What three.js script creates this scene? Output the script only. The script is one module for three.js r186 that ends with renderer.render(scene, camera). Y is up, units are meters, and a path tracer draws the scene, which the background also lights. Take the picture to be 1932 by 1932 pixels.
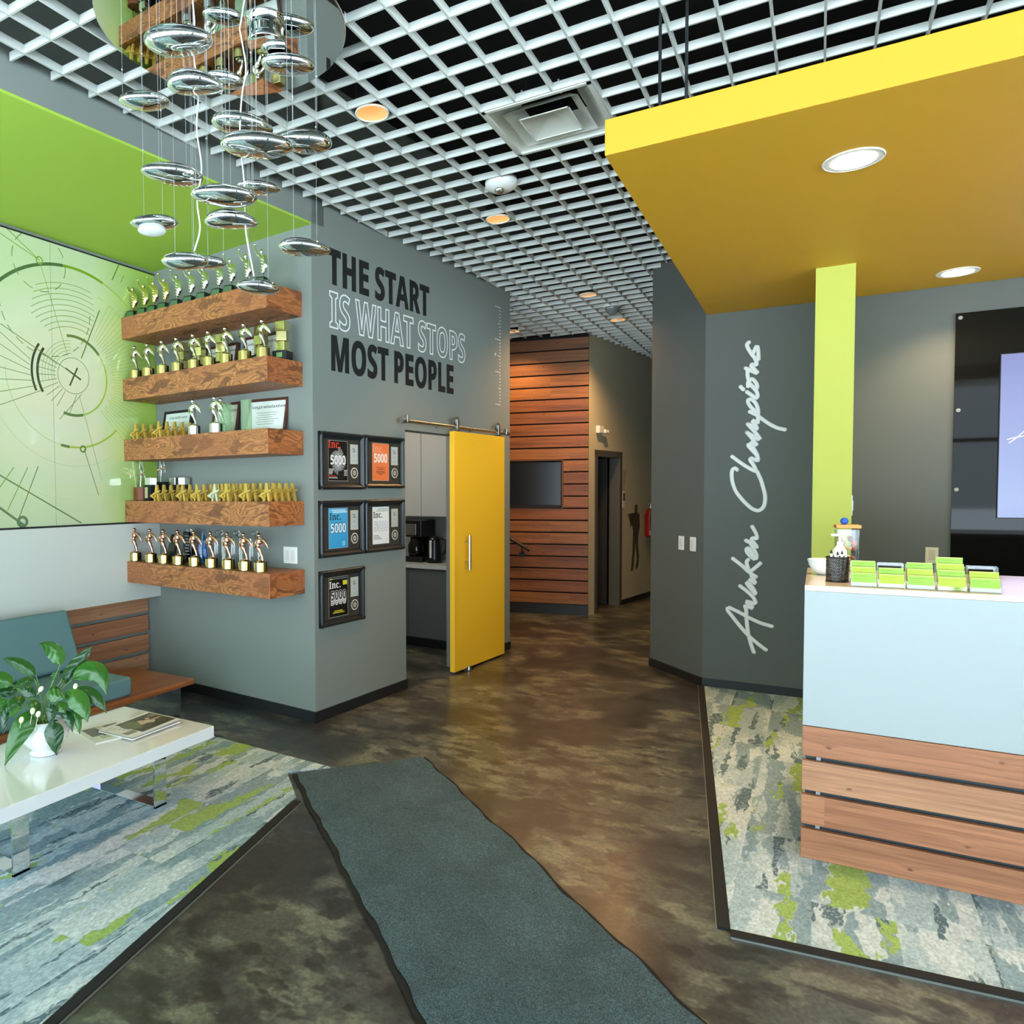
import * as THREE from 'three';
import { RoundedBoxGeometry } from 'three/addons/geometries/RoundedBoxGeometry.js';
import { mergeGeometries } from 'three/addons/utils/BufferGeometryUtils.js';
import { FontLoader } from 'three/addons/loaders/FontLoader.js';
import { TextGeometry } from 'three/addons/geometries/TextGeometry.js';
import { RectAreaLightUniformsLib } from 'three/addons/lights/RectAreaLightUniformsLib.js';

// ---------------------------------------------------------------- camera, sky, exposure
const scene = new THREE.Scene();
const camera = new THREE.PerspectiveCamera(2 * Math.atan(966 / 1370) * 180 / Math.PI, 1, 0.05, 100);
camera.name = 'camera';
{
  const yaw = 0.53995, pitch = 0.037985, roll = -0.00629;
  const cp = Math.cos(pitch), sp = Math.sin(pitch), cr = Math.cos(roll), sr = Math.sin(roll);
  // rows of Rz*Rx in a level frame (x right, y down, z forward)
  const rows = [[cr, -sr * cp, sr * sp], [sr, cr * cp, -cr * sp], [0, sp, cp]];
  const w = ([x, y, z]) => new THREE.Vector3(x * Math.cos(yaw) - z * Math.sin(yaw), -y, -(x * Math.sin(yaw) + z * Math.cos(yaw)));
  const right = w(rows[0]), up = w(rows[1]).negate(), back = w(rows[2]).negate();
  camera.quaternion.setFromRotationMatrix(new THREE.Matrix4().makeBasis(right, up, back));
  camera.position.set(0, 1.5, 0);
  camera.setViewOffset(1932, 1932, 966 - 722.9, 966 - 979.6, 1932, 1932);
}
scene.add(camera);
scene.background = new THREE.Color().setRGB(0.70, 0.87, 1.0);
scene.backgroundIntensity = 3.9;
const renderer = new THREE.WebGLRenderer({ antialias: true });
renderer.toneMapping = THREE.LinearToneMapping;
renderer.toneMappingExposure = 1.62;
renderer.shadowMap.enabled = true;
const sun = new THREE.DirectionalLight('#e2f1ff', 42);           // high behind the building: it lights the pavement outside, not the room
sun.position.set(-3, 24, -4); sun.target.position.set(0, 0, 6); sun.castShadow = true;
Object.assign(sun.shadow.camera, { left: -30, right: 30, top: 30, bottom: -30, near: 1, far: 80 }); sun.shadow.camera.updateProjectionMatrix();
scene.add(sun, sun.target);
RectAreaLightUniformsLib.init();

// ---------------------------------------------------------------- small tools
let seed = 12345;
const rnd = () => { seed = (seed + 0x6d2b79f5) | 0; let t = Math.imul(seed ^ (seed >>> 15), 1 | seed); t = (t + Math.imul(t ^ (t >>> 7), 61 | t)) ^ t; return ((t ^ (t >>> 14)) >>> 0) / 4294967296; };
const rr = (a, b) => a + (b - a) * rnd();
const V = (x, y, z) => new THREE.Vector3(x, y, z);
const used = new Map();
const numbered = (n) => { const k = used.get(n) ?? 0; used.set(n, k + 1); return k ? n + '_' + String(k).padStart(3, '0') : n; };
const ORD = ['first', 'second', 'third', 'fourth', 'fifth', 'sixth', 'seventh', 'eighth', 'ninth', 'tenth', 'eleventh', 'twelfth'];
function merge(list) {
  const gs = list.map((g) => { const q = g.index ? g.toNonIndexed() : g; for (const k of Object.keys(q.attributes)) if (!['position', 'normal', 'uv'].includes(k)) q.deleteAttribute(k); return q; });
  return gs.length === 1 ? gs[0] : mergeGeometries(gs);
}
function mesh(name, geo, mat, parent = scene) {
  const m = new THREE.Mesh(Array.isArray(geo) ? merge(geo) : geo, mat);
  m.name = parent === scene ? numbered(name) : name; m.castShadow = m.receiveShadow = true; parent.add(m);
  if (parent !== scene) { let n = 0; for (const c of parent.children) if (c !== m && (c.userData.base ?? c.name) === name) n++; m.userData.base = name; if (n) m.name = name + '_' + String(n).padStart(3, '0'); }
  return m;
}
function tag(o, label, category, group) { o.userData.label = label; o.userData.category = category; if (group) o.userData.group = group; return o; }
function struct(o) { o.userData.kind = 'structure'; return o; }
function thing(name, label, category, group) { const g = new THREE.Group(); g.name = numbered(name); scene.add(g); return tag(g, label, category, group); }
function grp(name) { const g = new THREE.Group(); g.name = numbered(name); scene.add(g); return struct(g); }
function copy(o, label, group) { const c = o.clone(); c.name = numbered(o.name.replace(/_\d{3}$/, '')); c.userData = { ...o.userData, label }; if (group) c.userData.group = group; scene.add(c); return c; }
// boxes with uv in metres
function bx(x0, x1, y0, y1, z0, z1, r = 0) {
  const w = x1 - x0, h = y1 - y0, d = z1 - z0;
  const g = r ? new RoundedBoxGeometry(w, h, d, 2, Math.min(r, w * .45, h * .45, d * .45)) : new THREE.BoxGeometry(w, h, d);
  const p = g.attributes.position, n = g.attributes.normal, uv = g.attributes.uv;
  for (let i = 0; i < p.count; i++) {
    const ax = Math.abs(n.getX(i)), ay = Math.abs(n.getY(i)), az = Math.abs(n.getZ(i));
    const X = p.getX(i) + (x0 + x1) / 2, Y = p.getY(i) + (y0 + y1) / 2, Z = p.getZ(i) + (z0 + z1) / 2;
    if (ax > ay && ax > az) uv.setXY(i, Z, Y); else if (ay > az) uv.setXY(i, X, Z); else uv.setXY(i, X, Y);
  }
  return g.translate((x0 + x1) / 2, (y0 + y1) / 2, (z0 + z1) / 2);
}
const cyl = (r0, r1, h, x, y, z, seg = 24) => new THREE.CylinderGeometry(r1, r0, h, seg).translate(x, y + h / 2, z);
const lathe = (pts, seg = 32) => new THREE.LatheGeometry(pts.map((p) => new THREE.Vector2(p[0], p[1])), seg);
const curve = (pts) => new THREE.CatmullRomCurve3(pts.map((p) => p.isVector3 ? p : V(...p)));
const tube = (pts, r, n = 24, k = 8) => new THREE.TubeGeometry(curve(pts), n, r, k);
function rod(a, b, r, k = 8) { const A = V(...a), B = V(...b), L = A.distanceTo(B), g = new THREE.CylinderGeometry(r, r, L, k); g.applyQuaternion(new THREE.Quaternion().setFromUnitVectors(V(0, 1, 0), B.clone().sub(A).normalize())); return g.translate((A.x + B.x) / 2, (A.y + B.y) / 2, (A.z + B.z) / 2); }
// swept body: control points with elliptical radii [x, y, z, rx, rz]
function sweep(ctrl, n = 20, k = 12) {
  const c = curve(ctrl.map((p) => V(p[0], p[1], p[2]))), rad = (t, i) => { const f = t * (ctrl.length - 1), a = Math.min(Math.floor(f), ctrl.length - 2), u = f - a, s = u * u * (3 - 2 * u); return ctrl[a][i] * (1 - s) + ctrl[a + 1][i] * s; };
  const pos = [], idx = [], uv = []; const fr = c.computeFrenetFrames(n, false);
  let ref = V(0, 0, 1);
  for (let i = 0; i <= n; i++) {
    const t = i / n, P = c.getPoint(t), T = c.getTangent(t), Nx = ref.clone().cross(T).normalize(), Nz = T.clone().cross(Nx).normalize();
    for (let j = 0; j <= k; j++) { const a = j / k * 2 * Math.PI, q = P.clone().addScaledVector(Nx, Math.cos(a) * rad(t, 3)).addScaledVector(Nz, Math.sin(a) * rad(t, 4)); pos.push(q.x, q.y, q.z); uv.push(j / k, t); }
  }
  for (let i = 0; i < n; i++) for (let j = 0; j < k; j++) { const a = i * (k + 1) + j, b = a + k + 1; idx.push(a, b, a + 1, a + 1, b, b + 1); }
  const g = new THREE.BufferGeometry(); g.setAttribute('position', new THREE.Float32BufferAttribute(pos, 3)); g.setAttribute('uv', new THREE.Float32BufferAttribute(uv, 2)); g.setIndex(idx); g.computeVertexNormals(); return g;
}
function extrude(poly, depth, bevel = 0) {
  const s = new THREE.Shape(poly.map((p) => new THREE.Vector2(p[0], p[1])));
  return new THREE.ExtrudeGeometry(s, { depth, bevelEnabled: bevel > 0, bevelSize: bevel, bevelThickness: bevel, bevelSegments: 2, curveSegments: 12 });
}
// the two rotated frames of the plan: shelf wall (x along the wall, z out of it) and text wall (x into the depth, z out of it)
const P0 = V(-2.781, 0, -3.774), TH = -6.04 * Math.PI / 180, AD = V(0.1052, 0, -0.99445), BD = V(0.99445, 0, 0.1052);
const atS = (o, u, h, z) => { o.position.copy(P0).addScaledVector(BD, u).addScaledVector(AD, -z).setY(h); o.rotation.y = TH; return o; };
const atT = (o, v, h, off) => { o.position.copy(P0).addScaledVector(AD, v).addScaledVector(BD, off).setY(h); o.rotation.y = TH + Math.PI / 2; return o; };
const NICHE = P0.clone().addScaledVector(BD, -1.635);            // inner corner of the niche; its long wall, bench, table and mural follow the world axes
const atL = (o, u, h, z) => { o.position.set(NICHE.x + 1.635 + u, h, NICHE.z + z); return o; };
const worldS = (u, h, z) => P0.clone().addScaledVector(BD, u).addScaledVector(AD, -z).setY(h);

// ---------------------------------------------------------------- procedural textures
const hash = (x, y, s) => { let h = (x * 374761393 + y * 668265263 + s * 1442695041) | 0; h = Math.imul(h ^ (h >>> 13), 1274126177); return ((h ^ (h >>> 16)) >>> 0) / 4294967296; };
function vnoise(x, y, s, per) { const ix = Math.floor(x), iy = Math.floor(y), fx = x - ix, fy = y - iy, u = fx * fx * (3 - 2 * fx), v = fy * fy * (3 - 2 * fy); const m = per ? (a, p) => ((a % p) + p) % p : (a) => a; const x0 = m(ix, per?.[0]), x1 = m(ix + 1, per?.[0]), y0 = m(iy, per?.[1]), y1 = m(iy + 1, per?.[1]); const a = hash(x0, y0, s), b = hash(x1, y0, s), c = hash(x0, y1, s), d = hash(x1, y1, s); return a + (b - a) * u + (c - a) * v + (a - b - c + d) * u * v; }
function fbm(x, y, s, oct = 4, per) { let t = 0, a = .5, n = 0; for (let i = 0; i < oct; i++) { t += a * vnoise(x, y, s + i * 17, per); n += a; x *= 2; y *= 2; if (per) per = [per[0] * 2, per[1] * 2]; a *= .5; } return t / n; }
const sm = (a, b, x) => { const t = Math.min(1, Math.max(0, (x - a) / (b - a))); return t * t * (3 - 2 * t); };
const mix3 = (a, b, t) => [a[0] + (b[0] - a[0]) * t, a[1] + (b[1] - a[1]) * t, a[2] + (b[2] - a[2]) * t];
function dataTex(w, h, f, srgb = true, repeat = true) {
  const d = new Uint8Array(w * h * 4);
  for (let y = 0; y < h; y++) for (let x = 0; x < w; x++) { const c = f(x / w, y / h), o = (y * w + x) * 4; if (Array.isArray(c)) { d[o] = c[0]; d[o + 1] = c[1]; d[o + 2] = c[2]; } else d[o] = d[o + 1] = d[o + 2] = c; d[o + 3] = 255; }
  const t = new THREE.DataTexture(d, w, h); t.magFilter = THREE.LinearFilter; t.minFilter = THREE.LinearFilter; if (srgb) t.colorSpace = THREE.SRGBColorSpace; if (repeat) t.wrapS = t.wrapT = THREE.RepeatWrapping; t.needsUpdate = true; return t;
}
function canvasTex(w, h, draw) { const c = document.createElement('canvas'); c.width = w; c.height = h; const g = c.getContext('2d'); draw(g, w, h); const t = new THREE.CanvasTexture(c); t.colorSpace = THREE.SRGBColorSpace; return t; }
const std = (color, roughness = .6, o = {}) => new THREE.MeshStandardMaterial({ color, roughness, ...o });
const phys = (color, roughness = .6, o = {}) => new THREE.MeshPhysicalMaterial({ color, roughness, ...o });

// stained concrete, 6 m tile
const floorTex = dataTex(2048, 2048, (u, v) => {
  const X = u * 12, Y = v * 12, w1 = fbm(X * 2.0, Y * 2.0, 3, 4, [24, 24]) * .8, w2 = fbm(X * 2.0, Y * 2.0, 91, 4, [24, 24]) * .8;
  const n = fbm(X * 1.5 + w1, Y * 1.5 + w2, 7, 6, [18, 18]), m = fbm(X * 4 + w2, Y * 7 + w1, 21, 6, [48, 84]), d = fbm(X * 5 + w1 * 2, Y * 9 + w2 * 2, 61, 6, [60, 108]), f = fbm(X * 50, Y * 50, 55, 3);
  let c = mix3([44, 45, 46], [76, 77, 70], sm(.36, .62, n));
  c = mix3(c, [112, 113, 96], sm(.46, .66, m) * sm(.38, .62, n) * .9);
  c = mix3(c, [28, 28, 29], sm(.52, .70, d) * .6);
  const sp = vnoise(X * 30, Y * 30, 200); if (sp > .988) c = mix3(c, [190, 186, 170], .5);
  return c.map((q) => q * (.74 + .52 * f));
});
const floorRough = dataTex(512, 512, (u, v) => 62 + 70 * fbm(u * 24, v * 24, 33, 4, [24, 24]), false);
const carpetTex = dataTex(2048, 2048, (u, v) => {          // u across the planks (3 m), v along them (3 m)
  const X = u * 3, Y = v * 3, pl = Math.floor(X / .25), row = Math.floor((Y + (pl % 2) * .5) / 1), id = pl * 13 + row * 7;
  const s = id * 3.37, y2 = Y + s, grain = fbm(X * 150, Y * 90, 5, 2), e = fbm(X * 60, Y * 22, 9, 2) - .5, j = e * .9;
  const A = fbm(X * 17 + j, y2 * 1.9, 300, 3), B = fbm(X * 24 + j, y2 * 2.4, 340, 2), C = fbm(X * 9 + j, y2 * 1.6, 380, 3), D = fbm(X * 13 + j, y2 * 2.3, 420, 2);
  let c = mix3([188, 202, 204], [158, 180, 188], sm(.38, .62, C));
  c = mix3(c, [110, 138, 150], sm(.57, .62, A) * .7);
  c = mix3(c, [70, 94, 104], sm(.68, .71, B) * (grain > .42 ? .9 : .3));
  c = mix3(c, [146, 174, 94], sm(.69, .715, D));
  return c.map((q) => q * (.86 + .28 * grain));
});
const matTex = dataTex(512, 512, (u, v) => { const n = fbm(u * 200, v * 200, 4, 2), m = fbm(u * 5, v * 5, 14, 4); const k = (.55 + .9 * n) * (.85 + .3 * m); return [64 * k, 84 * k, 90 * k]; });
const matBump = dataTex(512, 512, (u, v) => 255 * fbm(u * 200, v * 200, 4, 2), false);
const plyTex = dataTex(1024, 512, (u, v) => {               // 1.6 m by .8 m, contour grain of stained plywood
  const X = u * 1.6, Y = v * .8, w = fbm(X * 5, Y * 12, 11, 3), n = fbm(X * 3.2 + w * .5, Y * 12 + w * .8, 41, 3), b = .5 + .5 * Math.sin(n * 88);
  let c = mix3([184, 122, 72], [132, 82, 46], sm(.25, .8, b) * .8);
  c = mix3(c, [98, 60, 36], sm(.60, .68, fbm(X * 7 + w, Y * 26 + w * 3, 77, 3)) * .7);
  c = mix3(c, [158, 94, 60], sm(.5, .7, fbm(X * 2, Y * 3, 97, 2)) * .5);
  const f = fbm(X * 40, Y * 260, 8, 2); return c.map((q) => q * (.9 + .2 * f));
});
function plankTex(s, base, dark) {
  return dataTex(1024, 128, (u, v) => {
    const X = u * 2, Y = v * .14, kn = [[.31 + s * .07, .04], [.92, .1], [1.37 - s * .05, .05], [1.8, .09]]; let k = 0, warp = 0;
    for (const [a, b] of kn) { const d = Math.hypot((X - a) * .9, (Y - b) * 1.5) * (.7 + .7 * fbm(X * 90, Y * 90, s * 3 + 1, 2)); k = Math.max(k, (1 - sm(.002, .014, d)) * (.5 + .5 * hash(Math.round(a * 100), s, 3))); warp += .02 * Math.exp(-d * 30); }
    const n = fbm(X * 2.2, (Y + warp) * 70, s * 31, 4), l = fbm(X * 1.1, Y * 9, s * 57 + 3, 3), f = fbm(X * 12, Y * 420, s * 5, 2);
    let c = mix3(base, dark, sm(.35, .75, n) * .55 + sm(.4, .7, l) * .35); c = mix3(c, dark.map((q) => q * .55), k * .8);
    return c.map((q) => q * (.9 + .2 * f));
  });
}
const metric = (t) => { t.repeat.set(1 / 2, 1 / .14); return t; };
const plankMaps = [1, 2, 3].map((s) => metric(plankTex(s, [194, 140, 102], [158, 106, 76])));
const shifted = (t, i) => { const c = t.clone(); c.offset.set(i * .37 + .11, (i * 3 % 4) * .0); c.needsUpdate = true; return c; };
const plankMats = plankMaps.flatMap((map, i) => ['#ffffff', '#efe0d8', '#f8eae0'].map((c, j) => std(c, .55, { map: shifted(map, i * 3 + j) })));
const hallMaps = [4, 5].map((s) => metric(plankTex(s, [146, 92, 34], [104, 62, 18])));
const hallMats = hallMaps.flatMap((map, i) => ['#ffffff', '#dccfc0', '#efe2d2'].map((c, j) => std(c, .5, { map: shifted(map, i * 3 + j) })));
const benchTex = dataTex(1024, 256, (u, v) => { const f = fbm(u * 10, v * 90, 63, 4), g = fbm(u * 4, v * 14, 64, 3); return mix3([178, 108, 58], [128, 70, 36], sm(.3, .75, f) * .7 + g * .3); });
const fabricBump = dataTex(256, 256, (u, v) => 128 + 80 * Math.sin(u * 400) * Math.sin(v * 400) + 40 * fbm(u * 60, v * 60, 2, 2), false);

// ---------------------------------------------------------------- shared materials
const M = {
  grey: std('#7f8680', .75), greyDark: std('#595d58', .75), beige: std('#c8c2a2', .8), white: std('#d8dad2', .6), trimBlack: std('#16191b', .5), black: std('#0b0c0c', .6), deck: std('#060606', .95),
  lime: std('#a8cb46', .7), limePale: std('#b4ba4c', .65), yellow: std('#d5a322', .6), door: std('#ffc62a', .5), slat: std('#ccd0c8', .6),
  chrome: std('#e6e9ea', .04, { metalness: 1 }), mirror: std('#e9edec', .012, { metalness: 1 }), steel: std('#b9bcbb', .28, { metalness: 1 }), silver: std('#e6e6e0', .24, { metalness: 1 }), gold: std('#dcb24c', .22, { metalness: 1 }), goldPaint: std('#d6b455', .42, { metalness: .55 }), goldPale: std('#efdf9a', .26, { metalness: 1 }), bronze: std('#d9a588', .18, { metalness: 1 }), brass: std('#d8cf8e', .24, { metalness: 1 }), pale: std('#e4d9cc', .16, { metalness: 1 }),
  glossWhite: phys('#eceeec', .12, { clearcoat: 1, clearcoatRoughness: .05 }), porcelain: phys('#f0f2f0', .15, { clearcoat: .8 }), teal: std('#64858a', .8, { bumpMap: fabricBump, bumpScale: .0006 }),
  glass: phys('#ffffff', .03, { transmission: 1, thickness: 0, ior: 1.45 }), acrylic: phys('#f4f8f8', .04, { transmission: 1, thickness: 0, ior: 1.45 }), crystal: phys('#f2f7f6', .03, { transmission: 1, thickness: .03, ior: 1.45 }), crystalGreen: phys('#cfe6c8', .08, { transmission: .75, thickness: 0, ior: 1.45 }), blueGlass: phys('#0a74c8', .08, { transmission: .5, thickness: .02, ior: 1.45, attenuationColor: '#0a6cc0', attenuationDistance: .03 }),
  plastic: std('#e6e6e0', .45), letter: std('#121415', .7), letterWhite: std('#e4e6e2', .6), cable: std('#c8ccca', .35, { metalness: .6 }), cord: std('#e2e2de', .5),
  leaf: [['#245a16', .3], ['#2f6a18', .32], ['#1f4f22', .25], ['#3a7626', .32]].map(([c, r]) => phys(c, r, { side: THREE.DoubleSide, transmission: .12, thickness: 0, clearcoat: .35, clearcoatRoughness: .3 })), spathe: std('#e8e8c0', .5, { side: THREE.DoubleSide }), stem: std('#6f9a3c', .5), soil: std('#3a2f24', .95),
  ply: std('#ffffff', .5, { map: plyTex }), bench: phys('#ffffff', .35, { map: benchTex, clearcoat: .25, clearcoatRoughness: .3 }), paper: std('#eceae4', .6), rubber: std('#0b0d0d', .8), cabinet: std('#c3c6c2', .5), counterTop: std('#c8cac6', .4), appliance: std('#0e0f10', .3),
};
const greyPl = M.grey;

// ---------------------------------------------------------------- floor, deck, outer shell
{
  const fl = bx(-6, 5, -.12, 0, -12, 2.4);
  const uv = fl.attributes.uv; for (let i = 0; i < uv.count; i++) uv.setXY(i, uv.getX(i) / 6, uv.getY(i) / 6);
  struct(mesh('floor', fl, phys('#ffffff', 1, { map: floorTex, roughnessMap: floorRough, clearcoat: .35, clearcoatRoughness: .22 })));
}
const H0 = 4.15;                                            // underside of the dark roof deck
struct(mesh('wall_back', bx(-6, 5, 0, H0, -12.1, -11.9), M.greyDark));
// ---- facade behind the camera: piers, head and mullions, open lights
{
  const f = grp('window_1');
  const parts = [bx(-6, -5.2, 0, H0, 2.2, 2.4), bx(4.4, 5, 0, H0, 2.2, 2.4), bx(-5.2, 4.4, 3.15, H0, 2.2, 2.4)];
  mesh('wall_front', parts, M.greyDark, f);
  mesh('sill', bx(-5.2, 4.4, 0, .12, 2.2, 2.4), M.black, f);
  for (let i = 0; i <= 6; i++) { const x = -5.2 + i * 1.6; mesh('mullion', bx(x - .03, x + .03, .12, 3.15, 2.24, 2.36), M.black, f); }
  mesh('transom', bx(-5.2, 4.4, 2.2, 2.26, 2.26, 2.34), M.black, f);
}
{
  const f = grp('window_2');                                // street windows on the right, past the desk
  mesh('wall_right_side', [bx(4.8, 5, 0, .5, -6, 2.2), bx(4.8, 5, 3.15, H0, -6, 2.2), bx(4.8, 5, .5, 3.15, -6, -3.6)], M.greyDark, f);
  for (let i = 0; i <= 4; i++) { const z = -3.6 + i * 1.45; mesh('mullion', bx(4.84, 4.96, .5, 3.15, z - .03, z + .03), M.black, f); }
}
struct(mesh('added_sky_screen', bx(-1.2, 5, 3.3, 3.45, 2.4, 4.6), std('#a8a8a2', .8)));  // unseen slab added to keep high sky light out of the facade
struct(mesh('added_sky_screen', bx(5, 7, 3.3, 3.45, -6, 4.6), std('#a8a8a2', .8)));  // same unseen slab, added over the right-hand windows
struct(mesh('ground_outside', bx(-40, 40, -.3, -.14, 2.4, 60), std('#c4c6c6', .9)));
struct(mesh('ground_outside', bx(-40, -6, -.3, -.14, -30, 2.4), std('#c4c6c6', .9)));
struct(mesh('ground_outside', bx(5, 40, -.3, -.14, -30, 2.4), std('#c4c6c6', .9)));

// ---------------------------------------------------------------- egg-crate ceiling
const GP = 0.1793, GX = -1.437, GZ = -3.155, CH = 3.335, SH = 0.037, ST = 0.009;
{
  const c = grp('ceiling');
  mesh('roof_deck', bx(-6, 5, H0, H0 + .12, -12.1, 2.4), M.deck, c);
  const wallX = (z) => P0.x - (z - P0.z) * .1058 + .004;
  const beige = (z) => -2.349 + (-8.681 - z) * .1516;
  const inside = (x, z) => {
    if (z > 2.15 || z < -10.75 || x > 4.75) return false;
    if (z > -6.50 && x < wallX(z)) return false;
    if (x < -4.45) return false;
    if (z < -8.62 - (x + 2.349) * .2 && x < -2.349) return false;
    if (z < -8.681 && x < beige(z) + .005) return false;
    if (z < -5.94) { if (z < -6.47) { if (x > -1.23) return false; } else if (x > -.755 - (-5.94 - z) * .89) return false; }
    if (x > GX + .005 && x < GX + 3 * GP - .005 && z < GZ - GP - .003 && z > GZ - 4 * GP + .003) return false;   // air diffuser
    return true;
  };
  const runs = (test, a, b) => { const out = []; let s = null; for (let t = a; t <= b + 1e-6; t += .01) { const k = test(t); if (k && s === null) s = t; if ((!k || t + .01 > b) && s !== null) { if (t - s > .04) out.push([s, t]); s = null; } } return out; };
  for (let i = -18; i <= 35; i++) { const x = GX + i * GP; for (const [a, b] of runs((z) => inside(x, z), -10.8, 2.2)) mesh('slat', bx(x - ST / 2, x + ST / 2, CH, CH + SH, a, b), M.slat, c); }
  for (let j = -43; j <= 30; j++) { const z = GZ + j * GP; for (const [a, b] of runs((x) => inside(x, z), -4.5, 4.8)) mesh('slat', bx(a, b, CH + .0005, CH + SH - .0005, z - ST / 2, z + ST / 2), M.slat, c); }
}

// ---------------------------------------------------------------- left side: shelf wall, text wall, lounge niche
{
  const w = grp('wall_shelf'); atS(w, 0, 0, 0);
  mesh('plaster', bx(-1.9, 0, 0, H0, -.12, 0), M.grey, w);
  struct(atS(mesh('baseboard_shelf', bx(-1.72, .008, 0, .072, 0, .008), M.trimBlack), 0, 0, 0));
}
{
  const w = grp('wall_text'); atS(w, 0, 0, 0);
  mesh('plaster', [bx(-.12, 0, 0, 1.965, -1.02, -.12), bx(-.12, 0, 1.965, H0, -2.725, -.12), bx(-.12, 0, 0, 1.965, -2.725, -1.79), bx(-.12, 0, 3.21, H0, -.12, 6.3)], M.grey, w);
  struct(atS(mesh('baseboard_text', [bx(0, .008, 0, .072, -1.028, .008), bx(0, .008, 0, .072, -2.733, -1.78), bx(-.13, 0, 0, .072, -2.733, -2.725)], M.trimBlack), 0, 0, 0));
}
{
  const s = struct(atS(mesh('soffit', bx(-1.9, 0, 3.196, 3.2095, -.004, 6.3), M.lime), 0, 0, 0));
}
const NX = -1.635, NL = 3.5, NE = 6.1;
{
  const w = grp('wall_left'); atL(w, 0, 0, 0);
  mesh('plaster', [bx(-1.95, NX, 3.17, 3.196, 0, NL), bx(-1.95, NX - .01, 1.27, 3.17, 0, NL), bx(-1.95, -1.79, 0, .7, 0, NL), bx(-1.95, -1.8, 3.21, H0, 0, NL)], M.grey, w);
  mesh('white_panel', bx(-1.79, -1.618, .7, 1.272, .001, NL), M.white, w);
  mesh('plaster', [bx(-1.95, NX, 0, .12, NL, NE), bx(-1.95, NX, 3.12, H0, NL, NE)], M.grey, w);       // unseen window opening, added to brighten the lounge
  for (const z of [3.53, 4.7, 5.9]) mesh('mullion', bx(-1.86, -1.8, .12, 3.12, z - .03, z + .03), M.black, w);
  // horizontal planks of the recessed back board
  for (let i = 0; i < 5; i++) { const y1 = .697 - i * .1535; let a = .008; const m = mesh('plank', bx(0, 2.6, 0, .128, 0, .02, .003), plankMats[(i * 4) % 9], w); m.rotation.y = Math.PI / 2; m.position.set(-1.775, y1 - .128, 2.61); const m2 = mesh('plank', bx(0, .87, 0, .128, 0, .02, .003), plankMats[(i * 5 + 2) % 9], w); m2.rotation.y = Math.PI / 2; m2.position.set(-1.775, y1 - .128, 3.49); }
}
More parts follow.
